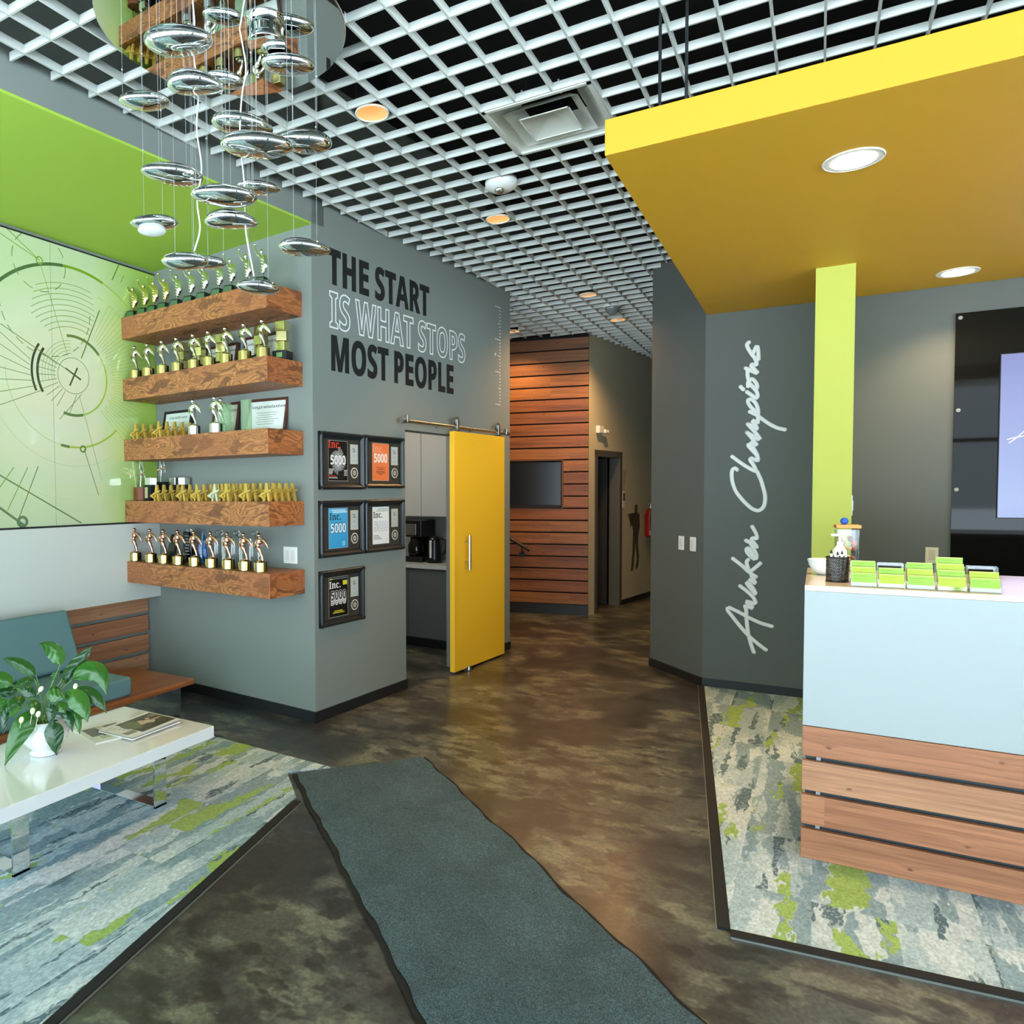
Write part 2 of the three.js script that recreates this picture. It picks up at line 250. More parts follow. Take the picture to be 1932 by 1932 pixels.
// glass panel with the line drawing: lime paint behind a frosted film, lines cut out of the film; its gradient is partly painted reflection
const artTex = canvasTex(1536, 2048, (g, W, Hh) => {
  const S = 1.5, T = 1.89, h0 = 1.285;                    // metres covered
  const X = (s) => (1 - (1.05 * s + .013) / S) * W, Y = (h) => Hh - (h - h0) / T * Hh, K = W / S;
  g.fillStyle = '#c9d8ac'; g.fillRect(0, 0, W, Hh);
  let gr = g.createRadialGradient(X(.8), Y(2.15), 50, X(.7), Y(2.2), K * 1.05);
  gr.addColorStop(0, 'rgba(226,224,190,1)'); gr.addColorStop(.55, 'rgba(216,222,182,1)'); gr.addColorStop(1, 'rgba(196,216,168,0)'); g.fillStyle = gr; g.fillRect(0, 0, W, Hh);  // pale centre: film tint with the window reflection painted into it
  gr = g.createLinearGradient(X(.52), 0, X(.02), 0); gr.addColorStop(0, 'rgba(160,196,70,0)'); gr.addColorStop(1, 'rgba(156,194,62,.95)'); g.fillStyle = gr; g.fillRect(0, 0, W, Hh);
  const cs = .679, ch = 2.308, D = '#62803f', Lg = '#a4bd44', Mid = '#83a04c';
  const arc = (s, h, r, a0, a1, w, col, dash) => { g.strokeStyle = col; g.lineWidth = w * K; g.setLineDash(dash ? dash.map((q) => q * K) : []); g.beginPath(); g.ellipse(X(s), Y(h), r * K, r * Hh / T, 0, a0 * Math.PI / 180, a1 * Math.PI / 180); g.stroke(); };
  const line = (a, b, w, col, dash) => { g.strokeStyle = col; g.lineWidth = w * K; g.setLineDash(dash ? dash.map((q) => q * K) : []); g.beginPath(); g.moveTo(X(a[0]), Y(a[1])); g.lineTo(X(b[0]), Y(b[1])); g.stroke(); };
  arc(cs, ch, .122, 0, 360, .004, D);                      // hub
  line([cs - .055, ch - .02], [cs + .06, ch + .045], .012, '#3e4f30'); line([cs - .03, ch + .06], [cs + .03, ch - .07], .012, '#3e4f30');
  arc(cs, ch, .27, -100, -40, .02, D); arc(cs, ch, .27, -40, 75, .012, Lg); arc(cs, ch, .27, 75, 108, .02, D); arc(cs, ch, .27, 150, 215, .018, '#33422c'); arc(cs, ch, .31, 155, 215, .016, '#33422c');
  for (let k = 0; k < 5; k++) arc(cs, ch, .15 + k * .022, 165, 265, .003, Mid);
  arc(cs, ch, .735, -135, -95, .022, '#4d6a44'); arc(cs, ch, .735, -95, -70, .02, '#7fa02a'); arc(cs, ch, .735, -70, -20, .01, Lg);
  arc(cs, ch, .49, 95, 103, .02, D); arc(cs, ch, .49, 45, 95, .014, Lg); arc(cs, ch, .49, 103, 180, .005, '#b7c887');
  for (let k = 0; k < 9; k++) { const r = .33 + k * .036, o = 6 + Math.abs(k - 4) * 2.5; arc(cs, ch, r, -140 + o + k, -66 - o * .3 + (k - 4) * -1.2, .0045, Mid); }
  arc(.86, 2.745, .33, 0, 180, .005, D, [.06, .03]); arc(.905, 3.02, .19, 0, 360, .005, D, [.07, .05]); arc(cs, ch, .62, -70, 20, .004, Lg, [.05, .04]);
  arc(.905, 3.03, .022, 0, 360, .01, Mid);
  line([1.4, 3.22], [.905, 3.03], .006, Mid); line([1.16, 3.2], [.905, 3.03], .006, Mid); line([.905, 3.03], [.72, 2.44], .004, Mid); line([.468, 2.8], [.618, 2.438], .008, D); line([.30, 3.17], [.36, 3.04], .008, D); line([.26, 3.1], [.29, 3.04], .006, Mid);
  for (let k = 0; k < 7; k++) { const a = (168 + k * 9) * Math.PI / 180; line([cs + .31 * -Math.cos(a) , ch + .31 * Math.sin(a) * .7 + .02], [1.4, ch + (.62 - k * .2) * .6], .004, D); }
  line([1.17, 2.566], [.70, 2.33], .005, D); line([.62, 2.19], [.79, 2.0], .004, D);
  for (let k = 0; k < 9; k++) { const a = (120 + k * 11) * Math.PI / 180; line([cs - .13 * Math.cos(a) , ch - .13 * Math.sin(a)], [cs - .25 * Math.cos(a), ch - .25 * Math.sin(a)], .004, D); }
  for (let k = 0; k < 34; k++) { const a = (-62 + k * 3.3) * Math.PI / 180, r0 = .3 + (k % 3) * .01, r1 = .62; line([cs - r0 * Math.cos(a), ch - r0 * Math.sin(a)], [cs - r1 * Math.cos(a), ch - r1 * Math.sin(a)], .003, Lg); }
  line([.66, 2.18], [.72, 2.035], .004, D); line([.64, 2.18], [.505, 1.69], .004, Mid); line([.612, 1.81], [.505, 1.485], .005, D); line([.505, 1.69], [.48, 1.6], .004, Lg);
  arc(.62, 1.81, .02, 0, 360, .012, D);
  line([1.2, 1.62], [.645, 1.294], .009, '#5f7f55'); line([.947, 1.68], [1.09, 1.327], .006, D); line([1.25, 1.45], [1.05, 1.297], .016, '#5f7f55'); line([1.107, 1.671], [1.3, 1.4], .006, Mid); line([1.016, 1.673], [1.155, 1.395], .006, Mid);
  arc(1.06, 1.32, .03, 0, 360, .02, '#5f7f55');
  arc(cs, ch, .85, 95, 170, .003, '#c3cfa0'); arc(cs, ch, .62, 60, 170, .003, '#b9cb96');
});
{
  const p = thing('wall_mural', 'large frosted lime glass mural with a circular line drawing above the bench', 'glass panel');
  atL(p, NX, 0, 0);
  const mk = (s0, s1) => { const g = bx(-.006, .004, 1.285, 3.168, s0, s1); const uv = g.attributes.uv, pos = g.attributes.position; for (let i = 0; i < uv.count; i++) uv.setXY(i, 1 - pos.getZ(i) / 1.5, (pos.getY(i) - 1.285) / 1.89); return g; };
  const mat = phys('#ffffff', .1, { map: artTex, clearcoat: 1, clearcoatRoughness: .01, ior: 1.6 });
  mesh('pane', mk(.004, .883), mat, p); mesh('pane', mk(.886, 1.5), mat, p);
  mesh('pane', bx(-.006, .004, 1.285, 3.168, 1.503, 3.2), phys('#bdd09a', .1, { clearcoat: 1, clearcoatRoughness: .01 }), p);
  mesh('channel', bx(-.006, .012, 3.168, 3.176, .004, 3.2), M.trimBlack, p); mesh('channel', bx(-.006, .012, 1.275, 1.285, .004, 3.2), M.trimBlack, p);
}

// ---------------------------------------------------------------- right side: hall wall, lettered wall, wing wall, canopy
{
  struct(mesh('wall_lettered', bx(-.742, 5, 0, H0, -6.12, -5.96), M.greyDark));
  const dx = -1.218 + .742, dz = -6.461 + 5.96, L = Math.hypot(dx, dz), hall = struct(mesh('wall_hall', bx(-L, 0, 0, H0, -.14, 0), M.greyDark));
  hall.position.set(-.742, 0, -5.96);
  hall.rotation.y = Math.atan2(dz, -dx);
  struct(mesh('wall_hall_return', bx(-1.218, -1.07, 0, H0, -11.9, -6.47), M.greyDark));
  const b = struct(mesh('baseboard_hall', bx(-L - .005, .004, 0, .066, 0, .008), M.trimBlack)); b.position.copy(hall.position); b.rotation.copy(hall.rotation);
  struct(mesh('baseboard_lettered', bx(-.742, -.031, 0, .066, -5.96, -5.952), M.trimBlack));
  struct(mesh('wall_wing', bx(-.031, .168, 0, 2.81, -5.96, -5.06), M.limePale));
  struct(mesh('wall_far', bx(-2.06, -1.2, 0, H0, -10.95, -10.8), M.greyDark));
  struct(mesh('wall_corridor', bx(-4.6, -4.45, 0, H0, -9.2, -6.3), M.beige));
}
{
  const c = thing('canopy', 'thick mustard yellow canopy hung over the reception desk', 'canopy');
  mesh('slab', bx(-.735, 4.7, 2.805, 2.943, -5.958, -2.925, .004), M.yellow, c);
  for (const x of [-.549, -.453, 1.6, 1.7]) mesh('hanger', rod([x, 2.94, x < 0 ? -3.02 : -3.05], [x, H0, x < 0 ? -3.02 : -3.05], .006), M.trimBlack, c);
}
// ---------------------------------------------------------------- end of the hall: planked wall and beige wall
{
  const w = grp('wall_planked'); w.position.set(-2.349, 0, -8.681); w.rotation.y = .21;   // x axis along the wall, z into the hall
  mesh('backing', [bx(-2.2, 0, 0, 1.285, -.3, 0), bx(-2.2, 0, 1.86, H0, -.3, 0), bx(-.30, 0, 1.285, 1.86, -.3, 0), bx(-2.2, -.3, 1.285, 1.86, -.3, -.10)], std('#0e0d0c', .9), w);
  mesh('baseboard', bx(-2.2, .003, 0, .125, 0, .012), M.trimBlack, w);
  const n = 22, p = (3.325 - .128) / n;
  for (let i = 0; i < n; i++) {
    const y0 = .132 + i * p, y1 = y0 + p - .017, cut = y1 > 1.285 && y0 < 1.86;
    mesh('plank', bx(cut ? -.29 : -2.2, -.002, y0, y1, 0, .02, .002), hallMats[(i * 5 + (i >> 1)) % 6], w);
  }
  const trim = [bx(-.31, -.29, 1.28, 1.87, -.02, .022), bx(-2.2, -.29, 1.27, 1.285, -.02, .022), bx(-2.2, -.29, 1.86, 1.872, -.02, .022)];
  mesh('niche_trim', trim, std('#5a3a1e', .6), w);
  const tv = thing('television', 'switched-off black television set into the planked wall', 'television'); tv.position.copy(w.position); tv.rotation.copy(w.rotation);
  mesh('housing', bx(-1.45, -.312, 1.288, 1.852, -.085, -.012, .004), M.black, tv); mesh('screen', bx(-1.43, -.325, 1.325, 1.838, -.012, -.009), std('#020203', .3), tv);
  const hr = thing('handrail', 'black metal handrail running down to the left on the planked wall', 'handrail'); hr.position.copy(w.position); hr.rotation.copy(w.rotation);
  mesh('rail', tube([[-1.9, 1.36, .07], [-.95, .93, .07], [-.76, .82, .07], [-.68, .775, .07]], .02, 20, 10), M.trimBlack, hr);
  mesh('bracket', [tube([[-.78, .83, .07], [-.775, .76, .06], [-.78, .73, .02]], .008, 10, 6), new THREE.CylinderGeometry(.035, .035, .012, 16).rotateX(Math.PI / 2).translate(-.78, .725, .026)], M.trimBlack, hr);
}
{
  const b = grp('wall_beige'); b.position.set(-2.349, 0, -8.681); b.rotation.y = Math.PI / 2 - .1505;     // x into the depth, z into the hall
  mesh('plaster', [bx(.0, .17, 0, H0, -.12, 0), bx(.17, 1.01, 1.98, H0, -.12, 0), bx(1.01, 2.2, 0, H0, -.12, 0)], M.beige, b);
  mesh('baseboard', [bx(1.03, 2.1, 0, .063, 0, .008)], M.trimBlack, b);
  mesh('washroom_shell', [bx(.0, 2.2, 0, 2.6, -2.2, -2.1), bx(.0, .06, 0, 2.6, -2.2, -.12), bx(2.1, 2.2, 0, 2.6, -2.2, -.12), bx(.0, 2.2, 2.5, 2.6, -2.2, -.12)], std('#6a665c', .8), b);
  const d = grp('door_1'); d.position.copy(b.position); d.rotation.copy(b.rotation);
  mesh('frame', [bx(.17, .245, 0, 1.985, -.13, .012), bx(.94, 1.015, 0, 1.985, -.13, .012), bx(.17, 1.015, 1.915, 1.99, -.13, .012)], std('#55554f', .5), d);
  const leaf = mesh('leaf', bx(0, .69, .01, 1.91, -.02, .02), std('#24211f', .5), d); leaf.position.set(.93, 0, -.15); leaf.rotation.y = Math.PI * .55;
  mesh('handle', [new THREE.SphereGeometry(.03, 16, 12).translate(.60, 1.0, -.0)], M.gold, leaf);
  const sk = thing('sink', 'white wall sink inside the open washroom', 'sink'); sk.position.copy(b.position); sk.rotation.copy(b.rotation);
  mesh('bowl', [bx(.35, .75, .72, .86, -.85, -.45, .05)], M.porcelain, sk); mesh('trap', tube([[.55, .72, -.6], [.55, .55, -.6], [.5, .5, -.62], [.5, .6, -.75]], .02), M.steel, sk);
  const em = thing('emergency_light', 'white two-headed emergency light above the washroom door', 'emergency light'); em.position.copy(b.position); em.rotation.copy(b.rotation);
  mesh('housing', bx(.20, .34, 2.19, 2.28, 0, .05, .01), M.plastic, em);
  for (const x of [.36, .42]) mesh('lamp_head', new THREE.SphereGeometry(.035, 16, 12).scale(1, .9, .8).translate(x, 2.215, .05), M.plastic, em);
  const sg = thing('sign', 'small pale washroom sign beside the dark door', 'sign'); sg.position.copy(b.position); sg.rotation.copy(b.rotation);
  mesh('plate', bx(1.045, 1.125, 1.27, 1.485, .001, .008, .002), M.plastic, sg); mesh('panel', bx(1.055, 1.115, 1.36, 1.46, .008, .010), std('#4c5054', .6), sg);
  const dc = thing('figure_decal', 'grey pair of tall flat figure decals around the sign and the extinguisher', 'decal'); dc.position.copy(b.position); dc.rotation.copy(b.rotation);
  const man = [[1.36, .43], [1.38, .5], [1.42, .70], [1.43, .95], [1.40, 1.02], [1.32, 1.06], [1.27, 1.16], [1.22, 1.18], [1.23, 1.12], [1.31, .99], [1.42, 1.18], [1.49, 1.2], [1.49, 1.29], [1.54, 1.31], [1.585, 1.29], [1.58, 1.2], [1.66, 1.17], [1.68, 1.0], [1.62, .88], [1.62, .74], [1.66, .58], [1.62, .45], [1.55, .42], [1.53, .45], [1.58, .56], [1.56, .64], [1.53, .80], [1.49, .64], [1.46, .48], [1.43, .42], [1.37, .41]];
  mesh('silhouette', extrude(man, .002).translate(0, 0, .001), std('#4c4a3e', .8), dc);
  mesh('raised_arm', extrude([[1.075, 1.50], [1.11, 1.5], [1.14, 1.64], [1.17, 1.72], [1.15, 1.8], [1.12, 1.72], [1.09, 1.78], [1.07, 1.7]], .002).translate(0, 0, .001), std('#a39d86', .8), dc);
  const ex = thing('fire_extinguisher', 'red fire extinguisher with a blue tag hung on the beige wall', 'fire extinguisher'); ex.position.copy(b.position); ex.rotation.copy(b.rotation);
  mesh('cylinder', lathe([[0, .86], [.07, .86], [.078, .88], [.078, 1.16], [.06, 1.22], [.03, 1.25], [0, 1.25]]).translate(1.82, 0, .10), std('#8c1712', .3), ex);
  mesh('valve', [cyl(.022, .018, .05, 1.82, 1.25, .10, 16), bx(1.78, 1.92, 1.305, 1.315, .09, .11), bx(1.79, 1.9, 1.28, 1.288, .09, .11)], M.steel, ex);
  mesh('hose', tube([[1.80, 1.26, .12], [1.72, 1.22, .14], [1.70, 1.1, .14], [1.71, .95, .14]], .01), M.black, ex);
  mesh('tag', bx(1.87, 1.93, 1.14, 1.25, .18, .182), std('#2f7f95', .6), ex); mesh('sticker', bx(1.80, 1.85, .96, 1.06, .176, .18), std('#e0c94a', .6), ex);
}
// ---------------------------------------------------------------- kitchen alcove behind the sliding door
{
  const k = grp('wall_kitchen'); atS(k, 0, 0, 0);
  mesh('shell', [bx(-2.2, -.12, 0, 2.7, -2.88, -2.78), bx(-2.3, -2.2, 0, 2.7, -2.88, -.12), bx(-2.2, -.12, 2.6, 2.7, -2.88, -.12), bx(-2.2, -.12, 0, 2.7, -.22, -.12)], std('#8d918c', .8), k);
  const c = thing('base_cabinet', 'dark lower kitchen cabinet under the pale worktop', 'cabinet'); atS(c, 0, 0, 0);
  mesh('carcass', bx(-1.6, -.38, .09, .755, -2.78, -2.3), M.greyDark, c); mesh('plinth', bx(-1.6, -.38, 0, .09, -2.78, -2.34), M.black, c);
  mesh('door', bx(-1.6, -.87, .10, .75, -2.3, -2.285, .003), std('#565b5a', .5), c); mesh('door', bx(-.865, -.38, .10, .75, -2.3, -2.285, .003), std('#565b5a', .5), c);
  const t = thing('worktop', 'pale kitchen worktop seen through the open doorway', 'worktop'); atS(t, 0, 0, 0);
  mesh('slab', bx(-1.6, -.36, .765, .803, -2.78, -2.26, .004), M.counterTop, t);
  const u = thing('wall_cabinet', 'pale grey kitchen wall cabinet with two plain doors', 'cabinet'); atS(u, 0, 0, 0);
  mesh('carcass', bx(-1.6, -.13, 1.255, 2.12, -2.78, -2.6), M.cabinet, u);
  mesh('door', bx(-1.6, -.912, 1.25, 2.12, -2.6, -2.582, .003), M.cabinet, u); mesh('door', bx(-.907, -.13, 1.25, 2.12, -2.6, -2.582, .003), M.cabinet, u);
  const cm = thing('coffee_maker', 'black coffee maker with a steel front on the kitchen worktop', 'coffee maker'); atS(cm, 0, 0, 0);
  mesh('body', [bx(-1.02, -.80, .803, .86, -2.68, -2.42, .01), bx(-1.02, -.80, 1.05, 1.22, -2.68, -2.42, .015), bx(-1.02, -.80, .85, 1.06, -2.68, -2.58, .01)], M.appliance, cm);
  mesh('front_band', [bx(-.99, -.86, 1.07, 1.18, -2.42, -2.412, .003)], M.steel, cm); mesh('carafe', lathe([[0, .86], [.07, .86], [.082, .90], [.08, .97], [.055, 1.03], [.055, 1.045], [0, 1.045]]).translate(-.91, 0, -2.49), phys('#0b0b0c', .08), cm);
  const kt = thing('kettle', 'dark kettle with a pale water gauge beside the coffee maker', 'kettle'); atS(kt, -.70, .803, -2.5);
  mesh('body', lathe([[0, 0], [.075, 0], [.072, .04], [.062, .22], [.05, .255], [0, .265]]), M.appliance, kt); mesh('gauge', bx(-.012, .012, .05, .22, .063, .074, .004), M.plastic, kt); mesh('handle', tube([[.05, .24, 0], [.12, .23, 0], [.125, .12, 0], [.07, .05, 0]], .011), M.appliance, kt);
  const lt = thing('added_kitchen_light', 'unseen round ceiling light added inside the kitchen alcove', 'light'); atS(lt, -1.1, 2.55, -1.3);  // unseen lamp, added to brighten the cabinets
  mesh('diffuser', cyl(.12, .12, .04, 0, 0, 0, 24), new THREE.MeshStandardMaterial({ color: '#fff', emissive: '#fff4e0', emissiveIntensity: 1 }), lt);
  const p = new THREE.PointLight('#ffeeda', 1.6, 0, 2); p.position.set(0, -.06, 0); p.castShadow = true; lt.add(p);
}

// ---------------------------------------------------------------- ceiling fittings
function spotDown(parent, x, y, z, color, power, angle, radius = 2) { const s = new THREE.SpotLight(color, power, 0, angle, .6, 2); s.position.set(x, y, z); s.target.position.set(x, y - 1, z); s.castShadow = true; s.shadow.radius = radius; parent.add(s, s.target); return s; }
const WARM = '#ffc684';
{
  const lampGlow = new THREE.MeshStandardMaterial({ color: '#fff', emissive: '#ffd08c', emissiveIntensity: .62 });
  const where = ['beside the chandelier', 'past the smoke alarm', 'before the dome sensor in the hall', 'at the far end of the hall', 'hidden behind the lettered wall'];
  [[GX - 2.5 * GP, GZ + .5 * GP, 1], [GX - 2.5 * GP, -4.68, 1], [GX - 2.5 * GP, -6.92, 1], [GX - 2.5 * GP, -8.10, 1], [-3.05, -8.02, 1]].forEach(([x, z], i) => {
    const t = thing('ceiling_downlight', 'round warm downlight in the grid ceiling, ' + where[i], 'downlight', 'downlights in the grid ceiling'); t.position.set(x, CH, z);
    const cone = lathe([[.078, 0], [.074, .03], [.05, .12], [.035, .13]], 32); const m = mesh('reflector', cone, new THREE.MeshStandardMaterial({ color: '#a07c50', emissive: '#ffbe72', emissiveIntensity: .46, roughness: .6, side: THREE.DoubleSide }), t);
    mesh('ring', new THREE.TorusGeometry(.079, .004, 8, 40).rotateX(Math.PI / 2), M.plastic, t);
    mesh('lamp', cyl(.045, .045, .01, 0, .115, 0, 24), lampGlow, t);
    mesh('can', lathe([[.082, .005], [.082, .2], [0, .2]], 24), M.black, t);
    spotDown(t, 0, -.012, 0, WARM, i === 4 ? 5 : i > 1 ? 7 : 4, i > 1 ? 1.2 : .8, .5);
  });
  [['small', .1, -3.48, 'near the front edge of the canopy'], ['far', .704, -5.60, 'towards the dark wall'], ['', 1.9, -3.9, 'unseen fill added above the staff side'], ['', 3.3, -3.9, 'unseen fill added furthest along the desk']].forEach(([, x, z, wh]) => {  // last two are out of view, added to bounce light onto the canopy
    const t = thing('canopy_downlight', 'bright white-rimmed downlight in the yellow canopy, ' + wh, 'downlight', 'downlights in the yellow canopy'); t.position.set(x, 2.805, z);
    mesh('trim', new THREE.RingGeometry(.078, .105, 40).rotateX(Math.PI / 2).translate(0, -.004, 0), M.plastic, t);
    mesh('rim', new THREE.TorusGeometry(.104, .004, 8, 40).rotateX(Math.PI / 2).translate(0, -.002, 0), M.plastic, t);
    mesh('lamp', cyl(.078, .078, .006, 0, -.007, 0, 32), new THREE.MeshStandardMaterial({ color: '#fff', emissive: '#fff0d8', emissiveIntensity: 4 }), t);
    spotDown(t, 0, -.02, 0, '#ffdcae', z > -5 ? 7 : 4, z > -5 ? .9 : 1.05, 3);
  });
}
{
  const t = thing('air_diffuser', 'square white louvred air diffuser set into the grid ceiling', 'air vent'); t.position.set(GX + 1.5 * GP, CH, GZ - 2.5 * GP);
  const s = 1.5 * GP - .006, frus = (a, b, y0, y1) => { const g = new THREE.CylinderGeometry(b * Math.SQRT2, a * Math.SQRT2, y1 - y0, 4, 1, true); g.rotateY(Math.PI / 4); return g.translate(0, (y0 + y1) / 2, 0); };
  const mat = std('#cfd2c8', .5, { side: THREE.DoubleSide });
  const fr = [bx(-s, s, -.004, .03, -s, -s + .018), bx(-s, s, -.004, .03, s - .018, s), bx(-s, -s + .018, -.004, .03, -s, s), bx(s - .018, s, -.004, .03, -s, s)];
  mesh('frame', fr, mat, t); mesh('outer_cone', frus(s - .01, .14, 0, .10), mat, t); mesh('middle_cone', frus(.185, .125, .0, .05), mat, t);
  mesh('centre_cone', [frus(.125, .002, -.01, .05), bx(-.125, .125, -.014, -.010, -.125, -.119), bx(-.125, .125, -.014, -.010, .119, .125), bx(-.125, -.119, -.014, -.010, -.125, .125), bx(.119, .125, -.014, -.010, -.125, .125)], mat, t);
  mesh('neck', new THREE.CylinderGeometry(.13, .13, .1, 32, 1, true).translate(0, .15, 0), M.black, t);
  for (const [x, z] of [[-.1, -.16], [.1, -.16], [-.1, .16], [.1, .16]]) mesh('bracket', rod([x, .04, z], [x * .9, .1, z * 1.1], .005), mat, t);
}
{
  const t = thing('smoke_alarm', 'round white smoke alarm with a clear strobe in the grid ceiling', 'smoke alarm'); t.position.set(-1.655, CH, -4.16);
  mesh('body', lathe([[0, -.045], [.055, -.04], [.092, -.018], [.096, .01], [.09, .03], [0, .03]]), M.plastic, t); mesh('strobe', new THREE.SphereGeometry(.03, 20, 14).scale(1, .8, 1).translate(.0, -.045, .03), M.silver, t);
  const d = thing('dome_sensor', 'small clear dome sensor between the two far ceiling downlights', 'dome camera'); d.position.set(-1.80, CH, -7.50);
  mesh('base', cyl(.085, .085, .03, 0, -.005, 0, 32), M.plastic, d); mesh('dome', new THREE.SphereGeometry(.072, 24, 14, 0, Math.PI * 2, Math.PI / 2, Math.PI / 2).translate(0, -.004, 0), phys('#8f9a9a', .06, { transmission: .5, thickness: 0 }), d);
}

// ---------------------------------------------------------------- chandelier of mirror-polished pebbles
{
  const t = thing('chandelier', 'chandelier of mirrored silver pebbles hung on wires under a round mirror plate', 'chandelier'), cx = -2.01, cz = -2.17, y0 = 3.3;
  mesh('ceiling_plate', lathe([[0, y0], [.47, y0], [.475, y0 + .004], [.475, y0 + .03], [0, y0 + .03]], 96).translate(cx, 0, cz), M.mirror, t);
  mesh('housing', lathe([[0, y0 - .05], [.074, y0 - .05], [.075, y0 - .048], [.075, y0], [0, y0]], 64).translate(-1.88, 0, -2.27), M.mirror, t);
  const list = [[-2.048, 3.168, -1.971, .255, .109], [-2.02, 3.029, -2.025, .208, .096], [-2.092, 3.175, -2.258, .165, .07], [-2.306, 3.049, -2.032, .199, .074], [-1.858, 3.223, -2.379, .218, .078], [-1.993, 2.968, -2.254, .248, .09], [-1.823, 2.801, -2.139, .272, .099], [-1.782, 2.902, -2.382, .221, .098], [-2.143, 2.722, -2.02, .234, .085], [-1.947, 2.624, -2.092, .25, .085], [-2.047, 2.787, -2.409, .186, .06], [-2.284, 2.576, -2.052, .191, .064], [-1.996, 2.57, -2.183, .208, .082], [-1.797, 2.488, -2.395, .215, .077], [-2.112, 2.396, -2.048, .181, .076], [-2.185, 2.454, -2.247, .15, .061], [-1.987, 2.343, -2.328, .179, .07]];
  const face = Math.atan2(-cx, -cz);
  const lit = phys('#f4f6f6', .15, { transmission: .45, thickness: 0, ior: 1.45 });
  list.forEach(([x, y, z, w, h], i) => {
    const g = new THREE.SphereGeometry(1, 56, 36), p = g.attributes.position, k = i * 1.7, skew = [.22, .45, -.2, -.12, .15, .2, .12, -.2, -.3, -.25, .1, -.2, .3, .35, .05, .2, -.1][i], bend = [0, .28, .1, 0, 0, .05, .02, 0, 0, 0, 0, .05, .4, .15, 0, .1, 0][i];
    for (let j = 0; j < p.count; j++) {
      let X = p.getX(j), Y = p.getY(j), Z = p.getZ(j); const s = 1 - skew * X * .5;
      Y = Math.sign(Y) * Math.pow(Math.abs(Y), 1.0) * s; Z *= 1 - skew * X * .4; Y += (bend > 0 ? -bend * X * X * .8 + bend * .3 : 0); Y += .04 * Math.sin(X * 2 + k);
      p.setXYZ(j, X * w / 2, Y * h * .43, Z * w * .27);
    }
    g.computeVertexNormals(); const m = mesh('pebble', g, M.mirror, t); m.position.set(x, y, z); m.rotation.y = face + (((i * 37) % 11) - 5) * .04;
    const n = i % 3 ? 2 : 3; for (let q = 0; q < n; q++) { const ox = (q - (n - 1) / 2) * w * .42, top = y0 - y; mesh('wire', rod([ox, h * .28, (q % 2) * .02], [ox, top, (q % 2) * .02],   .0007, 5), M.cable, m); if (i % 2) mesh('crimp', new THREE.SphereGeometry(.0035, 8, 6).translate(ox, top * (.35 + .2 * q) + .03, (q % 2) * .02), M.cable, m); }
    if (i === 11) mesh('lamp', new THREE.SphereGeometry(.055, 24, 16).scale(1, .35, .8).translate(-.01, -h * .5, 0), lit, m);
  });
  const cords = [[[-2.075, 3.3, -2.08], [-2.078, 3.18, -2.075], [-2.064, 3.05, -2.085], [-2.072, 2.9, -2.08], [-2.060, 2.75, -2.09], [-2.075, 2.62, -2.08], [-2.068, 2.52, -2.085], [-2.075, 2.43, -2.06]], [[-1.955, 3.3, -2.20], [-1.945, 3.22, -2.21], [-1.938, 3.15, -2.215], [-1.955, 3.06, -2.21], [-1.96, 2.9, -2.2], [-1.95, 2.7, -2.21], [-1.965, 2.55, -2.23], [-1.985, 2.38, -2.30]]];
  for (const c of cords) mesh('power_cord', tube(c, .0032, 60, 6), M.cord, t);
}

// ---------------------------------------------------------------- floating shelves
const SHT = [2.783, 2.337, 1.895, 1.443, .995], STH = .156, SD = .315, SR = -.088;
const SHN = ['topmost', 'second', 'middle', 'fourth', 'lowest'];
SHT.forEach((y, i) => {
  const s = thing('floating_shelf', 'thick stained plywood shelf of trophies, ' + ['topmost of the five', 'second from the top', 'middle of the five', 'fourth from the top', 'lowest of the five'][i], 'shelf', 'trophy shelves on the grey wall'); atS(s, 0, 0, 0);
  const g = bx(NX + .04, SR, y - STH, y, 0, SD, .002), uv = g.attributes.uv; for (let j = 0; j < uv.count; j++) uv.setXY(j, uv.getX(j) / 1.6 + i * .23, uv.getY(j) / .8 + i * .31);
  mesh('board', g, M.ply, s);
  const e = bx(SR, SR + .003, y - STH + .001, y - .001, .001, SD - .002), eu = e.attributes.uv; for (let j = 0; j < eu.count; j++) eu.setXY(j, eu.getX(j) / 1.6 + i * .41 + .2, eu.getY(j) / .8 + i * .17 + .4);
  mesh('end_veneer', e, std('#fff0e2', .45, { map: plyTex }), s);
});
